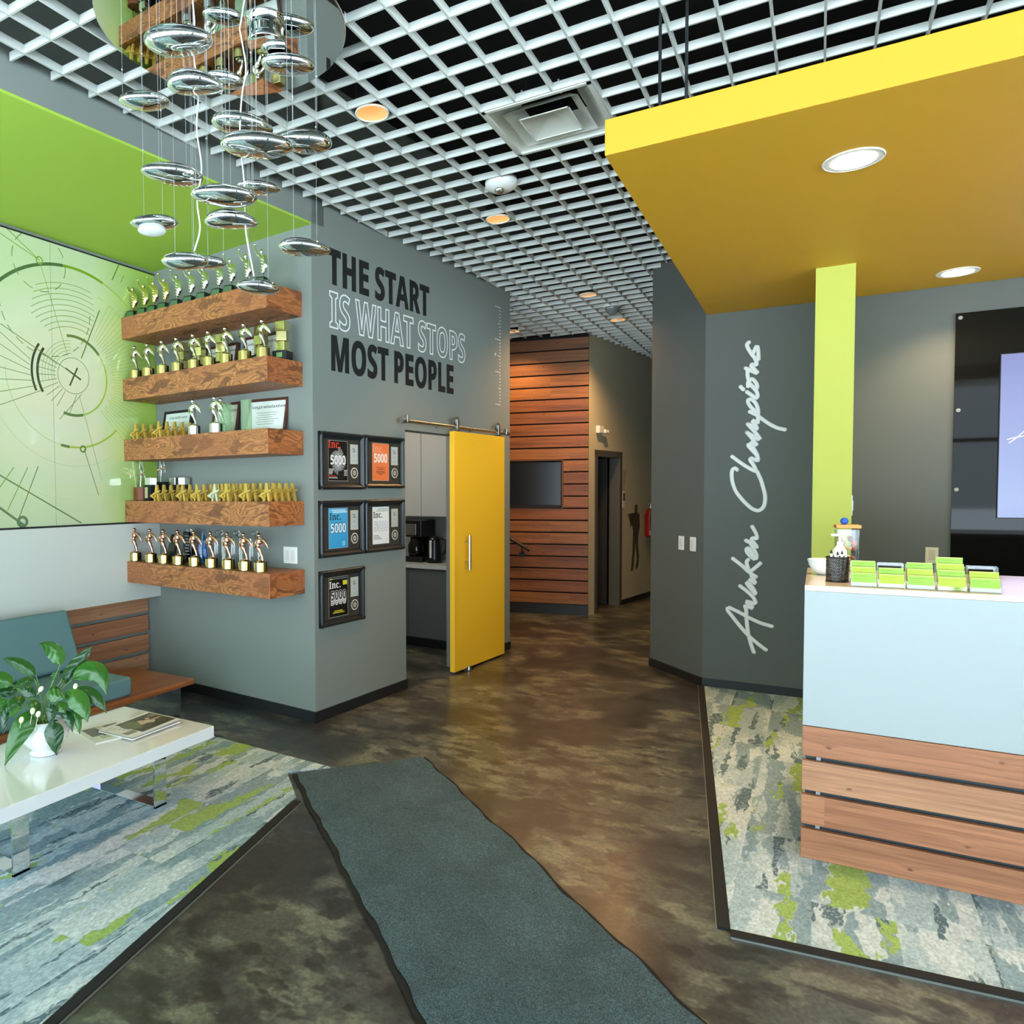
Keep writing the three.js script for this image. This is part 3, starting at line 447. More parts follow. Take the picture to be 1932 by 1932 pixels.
// ---- trophy makers
function wingedTrophy(fig, band) {
  const t = new THREE.Group();
  mesh('base', [new THREE.CylinderGeometry(.041, .041, .062, 32).translate(0, .031, 0)], M.black, t);
  const b = new THREE.CylinderGeometry(.0425, .0425, .058, 32, 1, true, -1.5, 3.0).translate(0, .032, 0); mesh('band', b, std(band, .22, { metalness: 1, side: THREE.DoubleSide }), t);
  const f = [cyl(.032, .026, .008, 0, .062, 0, 24), cyl(.016, .013, .008, .004, .07, 0, 16)];
  f.push(sweep([[.016, .072, 0, .008, .008], [.014, .088, 0, .007, .0075], [.004, .118, .001, .0095, .010], [-.012, .146, .003, .017, .014], [-.018, .165, .002, .014, .012], [-.016, .190, -.001, .023, .015], [-.009, .205, -.001, .019, .013], [-.007, .214, 0, .0065, .0065], [-.008, .220, 0, .0065, .0065]], 36, 14));
  f.push(new THREE.SphereGeometry(.0125, 18, 14).scale(.9, 1.15, 1).translate(-.009, .231, .001));
  f.push(sweep([[-.030, .202, 0, .0075, .007], [-.038, .180, .006, .0065, .006], [-.030, .155, .014, .005, .005]], 10, 8));
  f.push(sweep([[.002, .204, 0, .011, .008], [.022, .200, .002, .0135, .008], [.044, .182, .004, .012, .006], [.066, .152, .006, .002, .001]], 14, 10));
  f.push(sweep([[.004, .196, -.006, .009, .005], [.026, .18, -.012, .014, .004], [.05, .148, -.016, .001, .001]], 10, 8));
  mesh('figure', f, fig, t); return t;
}
function raisedArmTrophy(fig, green) {
  const t = new THREE.Group();
  const g = new THREE.CylinderGeometry(.030 * Math.SQRT2, .046 * Math.SQRT2, .058, 4).rotateY(Math.PI / 4).translate(0, .029, 0); mesh('base', g, M.black, t);
  const pl = extrude([[-.036, .008], [.036, .008], [.027, .052], [-.027, .052]], .001); pl.rotateX(-.26).translate(0, .0, .0455); mesh('nameplate', pl, std(green, .35, { metalness: .3 }), t);
  const f = [lathe([[0, .058], [.016, .058], [.006, .066], [.004, .076], [.006, .082], [0, .084]], 20)];
  f.push(sweep([[.002, .080, 0, .005, .005], [.008, .095, 0, .015, .014], [.018, .130, 0, .026, .020], [.014, .165, 0, .024, .018], [.0, .190, 0, .024, .015], [-.004, .202, 0, .007, .007], [-.004, .208, 0, .006, .006]], 34, 16));
  for (let k = 0; k < 5; k++) f.push(sweep([[-.012 + k * .002, .178 - k * .018, .014, .0025, .003], [.006, .170 - k * .02, .019, .004, .0035], [.028, .150 - k * .017, .008, .001, .001]], 8, 6));
  f.push(new THREE.SphereGeometry(.013, 18, 14).scale(.9, 1.2, 1).translate(-.004, .221, 0));
  f.push(sweep([[-.016, .194, 0, .009, .008], [-.034, .210, .002, .0072, .007], [-.046, .238, .004, .006, .006], [-.050, .264, .004, .005, .005]], 14, 8)); f.push(new THREE.SphereGeometry(.008, 12, 10).translate(-.050, .269, .004));
  f.push(sweep([[.020, .192, 0, .009, .008], [.034, .165, .004, .008, .006], [.040, .130, .010, .007, .004]], 10, 8));
  mesh('figure', f, fig, t); return t;
}
function starTrophy(mat) {
  const t = new THREE.Group();
  const A = [[-.030, 0], [-.016, 0], [.001, .068], [.016, 0], [.032, 0], [.008, .115], [-.005, .115]];
  mesh('letter_form', extrude(A, .014, .001).translate(0, 0, -.007), mat, t);
  const s = new THREE.Shape(); s.moveTo(-.062, .036); s.quadraticCurveTo(-.02, .062, .06, .078); s.lineTo(.052, .066); s.quadraticCurveTo(0, .054, -.03, .036); s.lineTo(.004, .012); s.quadraticCurveTo(-.03, .02, -.062, .036);
  mesh('swoosh', new THREE.ExtrudeGeometry(s, { depth: .01, bevelEnabled: false, curveSegments: 10 }).translate(0, 0, .007), mat, t); return t;
}
function place(g, name, label, cat, group, u, y, z, turn = 0) { g.name = numbered(name); tag(g, label, cat, group); atS(g, u, y, z); g.rotation.y += turn; scene.add(g); return g; }
{
  const gold = raisedArmTrophy(M.goldPale, '#4f7a4c'), silver = raisedArmTrophy(M.silver, '#5d7d62');
  const us = [-1.565, -1.43, -1.315, -1.19, -1.05, -.905, -.765, -.615, -.495, -.345, -.20];
  us.forEach((u, i) => { const src = (i < 4 ? gold : silver), o = (i === 0 || i === 4) ? src : src.clone(); place(o, 'statuette', (i < 4 ? 'gilded' : 'silver') + ' raised-arm statuette on the top shelf, ' + ORD[i] + ' of eleven from the left', 'trophy', 'raised-arm statuettes on the top shelf', u, SHT[0], .235, .25); });
  const rose = wingedTrophy(M.pale, '#cfc07a'), copper = wingedTrophy(M.bronze, '#cdbb78'), sil = wingedTrophy(M.silver, '#c9cac6');
  [-1.515, -1.362, -1.192, -1.028, -.848, -.691, -.521, -.345, -.178].forEach((u, i) => { const o = i ? rose.clone() : rose; place(o, 'winged_trophy', 'pale winged figure trophy on the second shelf, ' + ORD[i] + ' of nine from the left', 'trophy', 'winged trophies on the second shelf', u, SHT[1], .258, .12); });
  [-1.569, -1.38, -1.221, -1.057, -.88, -.704, -.536, -.375, -.23].forEach((u, i) => { const o = i ? copper.clone() : copper; place(o, 'winged_trophy', 'copper winged figure trophy on the lowest shelf, ' + ORD[i] + ' of nine from the left', 'trophy', 'winged trophies on the lowest shelf', u, SHT[4], .252, .12); });
  [[-.869, .25, 'left of the certificate'], [-.631, .262, 'in front on the right of the certificate'], [-.675, .17, 'behind the right-hand one']].forEach(([u, z, w], i) => { const o = i ? sil.clone() : sil; place(o, 'winged_trophy', 'bright silver winged trophy on the middle shelf, ' + w, 'trophy', 'silver winged trophies on the middle shelf', u, SHT[2], z, .12); });
  const star = starTrophy(M.goldPaint), paleStar = starTrophy(std('#d9d8b8', .35, { metalness: .5 })); let first = true;
  const rows4 = [-1.268, -.974, -.819, -.635, -.52, -.333, -.053];
  rows4.forEach((u, r) => { for (let k = 0; k < 5; k++) { const src = r === 3 && k < 1 ? paleStar : star; const o = src.parent ? src.clone() : src; place(o, 'star_award', 'gold star award on the fourth shelf, ' + ORD[r] + ' row from left, ' + ORD[k] + ' from front', 'trophy', 'star awards on the fourth shelf', Math.min(u + k * .012, -.125 - (r === 6 ? .0 : 0) + (r === 6 ? k * .004 - .02 : 0)), SHT[3], .272 - k * .052, 0); } });
  [-1.511, -1.235].forEach((u, r) => { for (let k = 0; k < 5; k++) place(star.clone(), 'star_award', 'gold star award on the middle shelf, ' + (r ? 'right-hand' : 'left-hand') + ' row, ' + ORD[k] + ' from front', 'trophy', 'star awards on the middle shelf', u + k * .022, SHT[2], .268 - k * .05, 0); });
}
// ---- plaques, certificates and blocks standing behind the trophies
function certificate(label, u, y, z, w, h, frame, draw, lean = .18, turn = 0) {
  const t = thing('certificate', label, 'certificate'); atS(t, u, y, z); t.rotation.y += turn; const b = .018;
  const tilt = (g) => g.rotateX(-lean);
  mesh('frame', [tilt(bx(-w / 2, w / 2, 0, b, 0, .018, .002)), tilt(bx(-w / 2, w / 2, h - b, h, 0, .018, .002)), tilt(bx(-w / 2, -w / 2 + b, b, h - b, 0, .018, .002)), tilt(bx(w / 2 - b, w / 2, b, h - b, 0, .018, .002))], frame, t);
  const p = new THREE.PlaneGeometry(w - 2 * b, h - 2 * b).translate(0, h / 2, .009); mesh('sheet', [tilt(p)], std('#ffffff', .4, { map: canvasTex(256, 256, draw) }), t); return t;
}
const certDraw = (title, col) => (g, W, Hh) => { g.fillStyle = col; g.fillRect(0, 0, W, Hh); g.fillStyle = '#3b4038'; g.font = 'italic bold 34px serif'; g.textAlign = 'center'; g.fillText(title, W / 2, 60); g.font = '14px serif'; for (let k = 0; k < 6; k++) g.fillRect(W * .2 + (k % 2) * 10, 100 + k * 20, W * .6 - (k % 3) * 18, 3); };
const woodFrame = std('#4a2a1e', .4);
certificate('black-framed pale certificate at the left of the middle shelf', -1.33, SHT[2], .05, .33, .22, M.trimBlack, certDraw('Certificate', '#d3e2d3'));
certificate('brown-framed certificate behind the silver winged trophies', -.79, SHT[2], .05, .27, .235, woodFrame, certDraw('Congratulations', '#ccd8bd'));
certificate('brown-framed certificate leaning at the right of the middle shelf', -.38, SHT[2], .05, .34, .235, woodFrame, certDraw('Congratulations', '#dfe4de'), .2, .12);
certificate('brown-framed certificate left of centre on the second shelf', -.83, SHT[1], .05, .34, .20, woodFrame, certDraw('Congratulations', '#d4dcd0'));
certificate('brown-framed certificate right of centre on the second shelf', -.42, SHT[1], .05, .36, .22, woodFrame, certDraw('Congratulations', '#d9dfd8'));
function blockAward(label, u, y, z, w, h, d, mat) { const t = thing('block_award', label, 'award'); atS(t, u, y, z); mesh('block', bx(-w / 2, w / 2, .012, h, -d / 2, d / 2, .003), mat, t); mesh('foot', bx(-w / 2 - .004, w / 2 + .004, 0, .012, -d / 2 - .004, d / 2 + .004, .002), mat, t); return t; }
blockAward('tall pale green glass block at the left of the pair on the middle shelf', -.60, SHT[2], .2, .075, .20, .03, M.crystalGreen);
blockAward('tall pale green glass block in front of the right-hand certificate', -.385, SHT[2], .215, .075, .205, .03, M.crystalGreen);
function cubeAward(label, u, y, z, turn) { const t = thing('cube_award', label, 'award', 'stacked cube awards on the second shelf'); atS(t, u, y, z); t.rotation.y += turn; mesh('base', bx(-.05, .05, 0, .055, -.045, .045, .003), M.black, t); for (let k = 0; k < 3; k++) { const m = mesh('cube', bx(-.034, .034, 0, .062, -.034, .034, .004), M.brass, t); m.position.y = .055 + k * .063; m.rotation.y = k % 2 ? .25 : -.1; } mesh('label_plate', bx(-.02, .02, .012, .042, .045, .047), std('#6f9a50', .4), t); }
cubeAward('stack of three gold cubes at the right end of the second shelf', -.135, SHT[1], .13, .3);
cubeAward('stack of gold cubes behind the eighth winged trophy of the second shelf', -.33, SHT[1], .13, -.2);
cubeAward('stack of gold cubes behind the sixth winged trophy of the second shelf', -.72, SHT[1], .12, .2);
cubeAward('stack of gold cubes behind the fourth winged trophy of the second shelf', -.95, SHT[1], .13, .1);
cubeAward('stack of gold cubes behind the third winged trophy of the second shelf', -1.17, SHT[1], .10, -.1);
{ // fourth shelf, left end: glass A awards on wood and black blocks
  [[-1.56, .19, 'on a round wooden block'], [-1.45, .09, 'behind the first row of gold stars']].forEach(([u, z, w], i) => {
    const t = thing('glass_award', 'clear glass letter award, ' + w + ' of the fourth shelf', 'award'); atS(t, u, SHT[3], z);
    mesh('base', i ? [bx(-.05, .05, 0, .14, -.03, .03, .003)] : [cyl(.062, .062, .1, 0, 0, 0, 32)], i ? M.black : std('#a87a42', .5, { map: plankMaps[0] }), t);
    const y = i ? .14 : .1; mesh('letter_form', extrude([[-.03, y], [-.02, y], [.0, y + .16], [.022, y + .07], [.04, y + .07], [.01, y + .19], [-.01, y + .19]], .012, .001), M.crystal, t);
    mesh('swoosh', extrude([[-.055, y + .085], [.06, y + .12], [.05, y + .105], [-.03, y + .085]], .006).translate(0, 0, .014), M.bronze, t);
  });
  [[-1.44, .2], [-1.34, .06], [-1.245, .05]].forEach(([u, z], i) => { const t = thing('mirror_block_award', 'black block award with a silver top on the fourth shelf, ' + ['front left', 'middle', 'right'][i] + ' one', 'award', 'silver-topped block awards'); atS(t, u, SHT[3], z); mesh('base', bx(-.04, .04, 0, .115, -.03, .03, .002), M.black, t); mesh('top', bx(-.036, .036, .115, .172, -.026, .026, .003), M.silver, t); mesh('label_plate', bx(-.03, .005, .02, .10, .03, .032), std('#b9b287', .4), t); });
}
{ // lowest shelf, behind the copper trophies
  const tri = thing('slanted_award', 'dark leaning award plate behind the third copper trophy', 'award'); atS(tri, -1.30, SHT[4], .13); mesh('plate', extrude([[-.06, 0], [.05, 0], [.07, .2], [.03, .2]], .02, .002), std('#33362f', .2), tri);
  const pq = thing('black_award', 'black engraved award slab behind the fourth copper trophy', 'award'); atS(pq, -1.12, SHT[4], .11); mesh('slab', bx(-.045, .045, 0, .225, -.02, .02, .003), phys('#141517', .08), pq); mesh('crest', new THREE.SphereGeometry(.03, 16, 12).scale(1.2, .5, .6).translate(0, .235, 0), M.crystal, pq); for (let k = 0; k < 7; k++) mesh('engraved_line', bx(-.025 + (k % 2) * .006, .025 - (k % 3) * .004, .06 + k * .022, .064 + k * .022, .0201, .0207), std('#b9bcbc', .5), pq);
  const fl = thing('flame_award', 'blue twisted glass flame award on the lowest shelf', 'award'); atS(fl, -.905, SHT[4], .15); mesh('flame', sweep([[0, .012, 0, .02, .015], [-.012, .05, 0, .042, .022], [-.02, .11, 0, .046, .02], [-.006, .17, 0, .024, .014], [-.012, .215, 0, .014, .009], [.0, .245, 0, .002, .002]], 40, 16), M.blueGlass, fl); mesh('base', bx(-.035, .035, 0, .014, -.025, .025, .003), M.crystal, fl);
  [[-.775, 'behind the sixth copper trophy'], [-.60, 'behind the seventh copper trophy'], [-.42, 'behind the eighth copper trophy']].forEach(([u, w], i) => { const t = thing('crystal_award', 'tall clear crystal pillar award with a star top, ' + w, 'award', 'clear crystal pillars on the lowest shelf'); atS(t, u, SHT[4], .12); mesh('pillar', [bx(-.042, .042, .0, .2, -.018, .018, .004)], M.crystal, t); mesh('crest', [new THREE.IcosahedronGeometry(.028).scale(1.5, .8, .8).translate(0, .228, 0)], M.crystal, t); mesh('foot', bx(-.05, .05, 0, .012, -.03, .03, .002), M.crystal, t); });
}
{ const o = thing('outlet_plate', 'white double outlet plate on the grey wall under the fourth shelf', 'outlet'); atS(o, -.21, 1.084, 0); mesh('plate', bx(-.062, .062, -.055, .055, 0, .006, .003), M.plastic, o); for (const x of [-.026, .026]) mesh('socket', bx(x - .017, x + .017, -.034, .034, .006, .0075, .002), std('#d6d6d0', .4), o); }

// ---------------------------------------------------------------- framed magazine covers on the text wall
const seal = canvasTex(256, 256, (g) => { g.fillStyle = '#2b2924'; g.fillRect(0, 0, 256, 256); g.beginPath(); g.arc(128, 128, 124, 0, 7); g.fillStyle = '#d6d2c0'; g.fill(); g.beginPath(); g.arc(128, 128, 98, 0, 7); g.fillStyle = '#27251f'; g.fill(); g.beginPath(); g.arc(128, 128, 62, 0, 7); g.fillStyle = '#bdb9a6'; g.fill(); g.fillStyle = '#4b483e'; g.font = 'bold 34px serif'; g.textAlign = 'center'; g.fillText('Inc.', 128, 120); g.font = 'bold 30px sans-serif'; g.fillText('5000', 128, 152); });
const plaqueTex = canvasTex(128, 192, (g) => { g.fillStyle = '#c9cfcc'; g.fillRect(0, 0, 128, 192); g.strokeStyle = '#d8d29c'; g.lineWidth = 6; g.strokeRect(2, 2, 124, 188); g.fillStyle = '#31383a'; g.textAlign = 'center'; g.font = 'bold 26px serif'; g.fillText('Inc.', 64, 52); g.font = 'bold 20px sans-serif'; g.fillText('5000', 64, 74); g.fillStyle = '#8aa0a4'; g.fillRect(44, 108, 40, 4); g.fillRect(34, 160, 24, 4); g.fillRect(66, 160, 24, 4); });
const five = (g, y, fill, stroke, lw, size = 150) => { g.font = 'bold ' + size + 'px sans-serif'; g.textAlign = 'center'; g.save(); g.translate(200, y); g.scale(.98, 1.15); g.lineJoin = 'round'; if (stroke) { g.strokeStyle = stroke; g.lineWidth = lw; g.strokeText('5000', 0, 0); } if (fill) { g.fillStyle = fill; g.fillText('5000', 0, 0); } g.restore(); };
const COVERS = [
  (g) => { g.fillStyle = '#111'; g.fillRect(0, 0, 400, 540); g.fillStyle = '#e2402c'; g.font = 'bold 138px serif'; g.textAlign = 'left'; g.fillText('Inc.', 2, 100); g.strokeStyle = '#e8e8e4'; for (let k = 0; k < 34; k++) { const a = k / 34 * 6.283, r = 130 + (k * 53 % 60); g.lineWidth = 7; g.beginPath(); g.moveTo(200 + 40 * Math.cos(a), 270 + 40 * Math.sin(a)); g.lineTo(200 + r * Math.cos(a) * .9, 270 + r * Math.sin(a)); g.stroke(); } five(g, 320, '#f4f4f0', '#777', 10, 148); g.fillStyle = '#e8e8e4'; for (let k = 0; k < 4; k++) { g.fillRect(14, 380 + k * 20, 90 - k * 9, 10); g.fillRect(320, 390 + k * 22, 66, 9); } g.fillStyle = '#c9382a'; g.fillRect(14, 470, 150, 10); g.fillStyle = '#bbb'; g.fillRect(14, 492, 170, 12); },
  (g) => { g.fillStyle = '#ee7d46'; g.fillRect(0, 0, 400, 540); g.fillStyle = '#f7a683'; g.font = 'bold 138px serif'; g.textAlign = 'left'; g.fillText('Inc.', 10, 130); five(g, 275, '#f6e9dc', '#f9c6a4', 8, 150); g.fillStyle = '#3a2016'; g.font = 'bold 44px sans-serif'; g.textAlign = 'center'; g.fillText('Fastest', 200, 385); g.fillText('Growing', 200, 425); g.fillRect(150, 445, 90, 8); g.strokeStyle = '#3a2016'; g.lineWidth = 4; g.strokeRect(100, 345, 200, 90); },
  (g) => { const gr = g.createLinearGradient(0, 0, 400, 540); gr.addColorStop(0, '#57b7e4'); gr.addColorStop(1, '#2b93cc'); g.fillStyle = gr; g.fillRect(0, 0, 400, 540); g.fillStyle = '#d7eef8'; g.fillRect(60, 22, 300, 14); g.fillRect(90, 46, 290, 16); g.fillStyle = '#142028'; g.font = 'bold 130px serif'; g.textAlign = 'left'; g.fillText('Inc.', 18, 160); five(g, 330, '#e6f2f6', '#1d4f70', 18, 150); five(g, 330, null, '#9fd6ee', 4, 150); g.fillStyle = '#7cc8e8'; g.beginPath(); g.arc(310, 480, 36, 0, 7); g.fill(); },
  (g) => { g.fillStyle = '#ecedea'; g.fillRect(0, 0, 400, 540); g.fillStyle = '#b9bab6'; g.fillRect(120, 28, 250, 12); g.fillRect(90, 52, 290, 16); g.fillStyle = '#20262a'; g.font = 'bold 120px serif'; g.textAlign = 'left'; g.fillText('Inc.', 18, 160); five(g, 345, '#f4f5f4', '#8799ab', 14, 150); g.fillStyle = '#80858a'; for (let k = 0; k < 3; k++) g.fillRect(24, 410 + k * 24, 120 + k * 40, 10); },
  (g) => { g.fillStyle = '#0d0d0d'; g.fillRect(0, 0, 400, 540); g.fillStyle = '#d9c931'; g.fillRect(20, 18, 60, 16); g.fillStyle = '#777'; g.fillRect(90, 18, 290, 16); g.fillStyle = '#f2f2f0'; g.font = 'bold 130px serif'; g.textAlign = 'left'; g.fillText('Inc.', 6, 150); g.fillStyle = '#e1d136'; g.fillRect(290, 60, 90, 60); for (let k = 5; k >= 0; k--) five(g, 310 + k * 12, k ? null : '#161616', k % 2 ? '#f0f0f0' : '#555', 12, 150); five(g, 310, '#101010', '#f6f6f6', 8, 150); g.fillStyle = '#e1d136'; g.fillRect(110, 455, 170, 12); g.fillRect(80, 478, 240, 12); },
];
const FR = [[.043, 1.515, .460, .379, 'black-framed magazine cover with a white starburst on black, upper left on the grey wall'], [.512, 1.524, .462, .372, 'black-framed orange magazine cover, upper right on the grey wall'], [.040, 1.070, .455, .373, 'black-framed blue magazine cover in the middle row on the grey wall'], [.510, 1.069, .464, .374, 'black-framed white magazine cover in the middle row on the grey wall'], [.036, .613, .455, .370, 'black-framed black magazine cover with shadowed numerals, lowest on the grey wall']];
FR.forEach(([v, y, w, h, label], i) => {
  const t = thing('picture_frame', label, 'framed picture', 'framed magazine covers'); atT(t, v, y, 0); const b = .042;
  const prof = (L) => { const s = new THREE.Shape(); s.moveTo(0, 0); s.lineTo(0, .022); s.quadraticCurveTo(.008, .034, .018, .03); s.lineTo(.03, .022); s.lineTo(.042, .016); s.lineTo(.042, 0); return new THREE.ExtrudeGeometry(s, { depth: L, bevelEnabled: false, curveSegments: 8 }); };
  const mk = (L, rot, x, yy) => { const g = prof(L); g.applyMatrix4(new THREE.Matrix4().makeBasis(V(1, 0, 0), V(0, 0, 1), V(0, 1, 0))); const p = g.attributes.position, n = g.attributes.normal, u = g.attributes.uv; for (let q = 0; q < p.count; q += 3) for (const a of [p, n, u]) for (let c = 0; c < a.itemSize; c++) { const k1 = (q + 1) * a.itemSize + c, k2 = (q + 2) * a.itemSize + c, t0 = a.array[k1]; a.array[k1] = a.array[k2]; a.array[k2] = t0; } g.rotateZ(rot); g.translate(x, yy, 0); return g; };
  mesh('moulding', [mk(h, 0, 0, 0), mk(w, -Math.PI / 2, 0, h), mk(h, Math.PI, w, h), mk(w, Math.PI / 2, w, 0)], std('#1d2123', .3), t);
  mesh('mat_board', bx(b - .002, w - b + .002, b - .002, h - b + .002, .001, .008), std('#34312a', .85), t);
  mesh('cover', [new THREE.PlaneGeometry(.198, .268).translate(.19, h / 2 + .002, .0095)], std('#fff', .45, { map: canvasTex(400, 540, (g) => { COVERS[i](g); g.strokeStyle = '#c9c6b8'; g.lineWidth = 8; g.strokeRect(0, 0, 400, 540); }) }), t);
  mesh('plaque', [new THREE.PlaneGeometry(.084, .134).translate(.358, h * .635, .0095)], std('#fff', .35, { map: plaqueTex, metalness: .2 }), t);
  mesh('medal', new THREE.CylinderGeometry(.038, .038, .004, 40).rotateX(Math.PI / 2).rotateZ(Math.PI / 2).translate(.358, h * .30, .0105), std('#fff', .35, { map: seal }), t);
});

// ---------------------------------------------------------------- wall lettering
const font = await new FontLoader().loadAsync('fonts/droid/droid_sans_bold.typeface.json');
{
  const rows = [['THE START', .162, 1.352, 2.868, 3.092, M.letter, 0, 'black block lettering reading THE START'], ['IS WHAT STOPS', .17, 1.905, 2.582, 2.814, M.letterWhite, 1, 'white outlined lettering reading IS WHAT STOPS'], ['MOST PEOPLE', .172, 1.722, 2.304, 2.53, M.letter, 0, 'black block lettering reading MOST PEOPLE']];
  for (const [text, a, b, y0, y1, mat, outline, label] of rows) {
    const t = thing('wall_lettering', label + ' on the grey wall', 'lettering', 'quotation on the grey wall'); atT(t, 0, 0, 0);
    const sc = 1 / font.data.resolution, adv = (ch) => font.data.glyphs[ch].ha * sc; let total = 0; for (const ch of text) total += ch === ' ' ? adv(ch) * .85 : adv(ch);
    const cap = font.generateShapes('H', 1)[0].getPoints(4).reduce((m, p) => Math.max(m, p.y), 0), sx = (b - a + .012) / total, sy = (y1 - y0) / cap; let x = a - .006;
    for (const ch of text) {
      if (ch !== ' ') {
        const shapes = font.generateShapes(ch, 1), gs = [];
        for (const s of shapes) {
          const { shape, holes } = s.extractPoints(8), tr = (p) => new THREE.Vector2(p.x * sx, p.y * sy);
          if (!outline) { const s2 = new THREE.Shape(shape.map(tr)); s2.holes = holes.map((h) => new THREE.Path(h.map(tr))); gs.push(new THREE.ExtrudeGeometry(s2, { depth: .001, bevelEnabled: true, bevelSize: .0048, bevelThickness: .0006, bevelSegments: 1, curveSegments: 6 })); }
          else for (const ring of [shape, ...holes]) {
            let P = ring.map(tr); P = P.filter((p, i) => p.distanceTo(P[(i + 1) % P.length]) > 1e-5); const n = P.length, w = .0052, pos = [], idx = [];
            for (let i = 0; i < n; i++) { const d0 = P[i].clone().sub(P[(i + n - 1) % n]).normalize(), d1 = P[(i + 1) % n].clone().sub(P[i]).normalize(), m = new THREE.Vector2(-d0.y - d1.y, d0.x + d1.x).normalize(), k = w / Math.max(.45, m.dot(new THREE.Vector2(-d0.y, d0.x))); pos.push(P[i].x + m.x * k, P[i].y + m.y * k, .002, P[i].x - m.x * k, P[i].y - m.y * k, .002); }
            for (let i = 0; i < n; i++) { const q = (i + 1) % n; idx.push(i * 2, i * 2 + 1, q * 2, q * 2, i * 2 + 1, q * 2 + 1); }
            const g = new THREE.BufferGeometry(); g.setAttribute('position', new THREE.Float32BufferAttribute(pos, 3)); g.setAttribute('uv', new THREE.Float32BufferAttribute(new Array(n * 4).fill(0), 2)); g.setIndex(idx); g.computeVertexNormals(); gs.push(g);
          }
        }
        const m = mesh('letter', gs, outline ? std('#f1f3ef', .6, { side: THREE.DoubleSide }) : mat, t); m.position.set(x, y0, 0);
      }
      x += (ch === ' ' ? adv(ch) * .85 : adv(ch)) * sx;
    }
  }
  const r = thing('ruler_decal', 'vertical white ruler-like row of ticks at the far end of the grey wall', 'decal'); atT(r, 0, 0, 0);
  const longs = [], shorts = []; for (let i = 0; i <= 30; i++) { const y = 2.288 + i * .0293, l = i % 10 === 0 ? .105 : (i % 5 === 0 ? .05 : .026); (l > .1 ? longs : shorts).push(bx(2.543 - l, 2.543, y - .003, y + .003, 0, .002)); }
  mesh('long_ticks', longs, M.letterWhite, r); mesh('short_ticks', shorts, M.letterWhite, r); mesh('dot', new THREE.CylinderGeometry(.012, .012, .002, 16).rotateX(Math.PI / 2).translate(2.44, 2.735, .001), M.letterWhite, r);
}
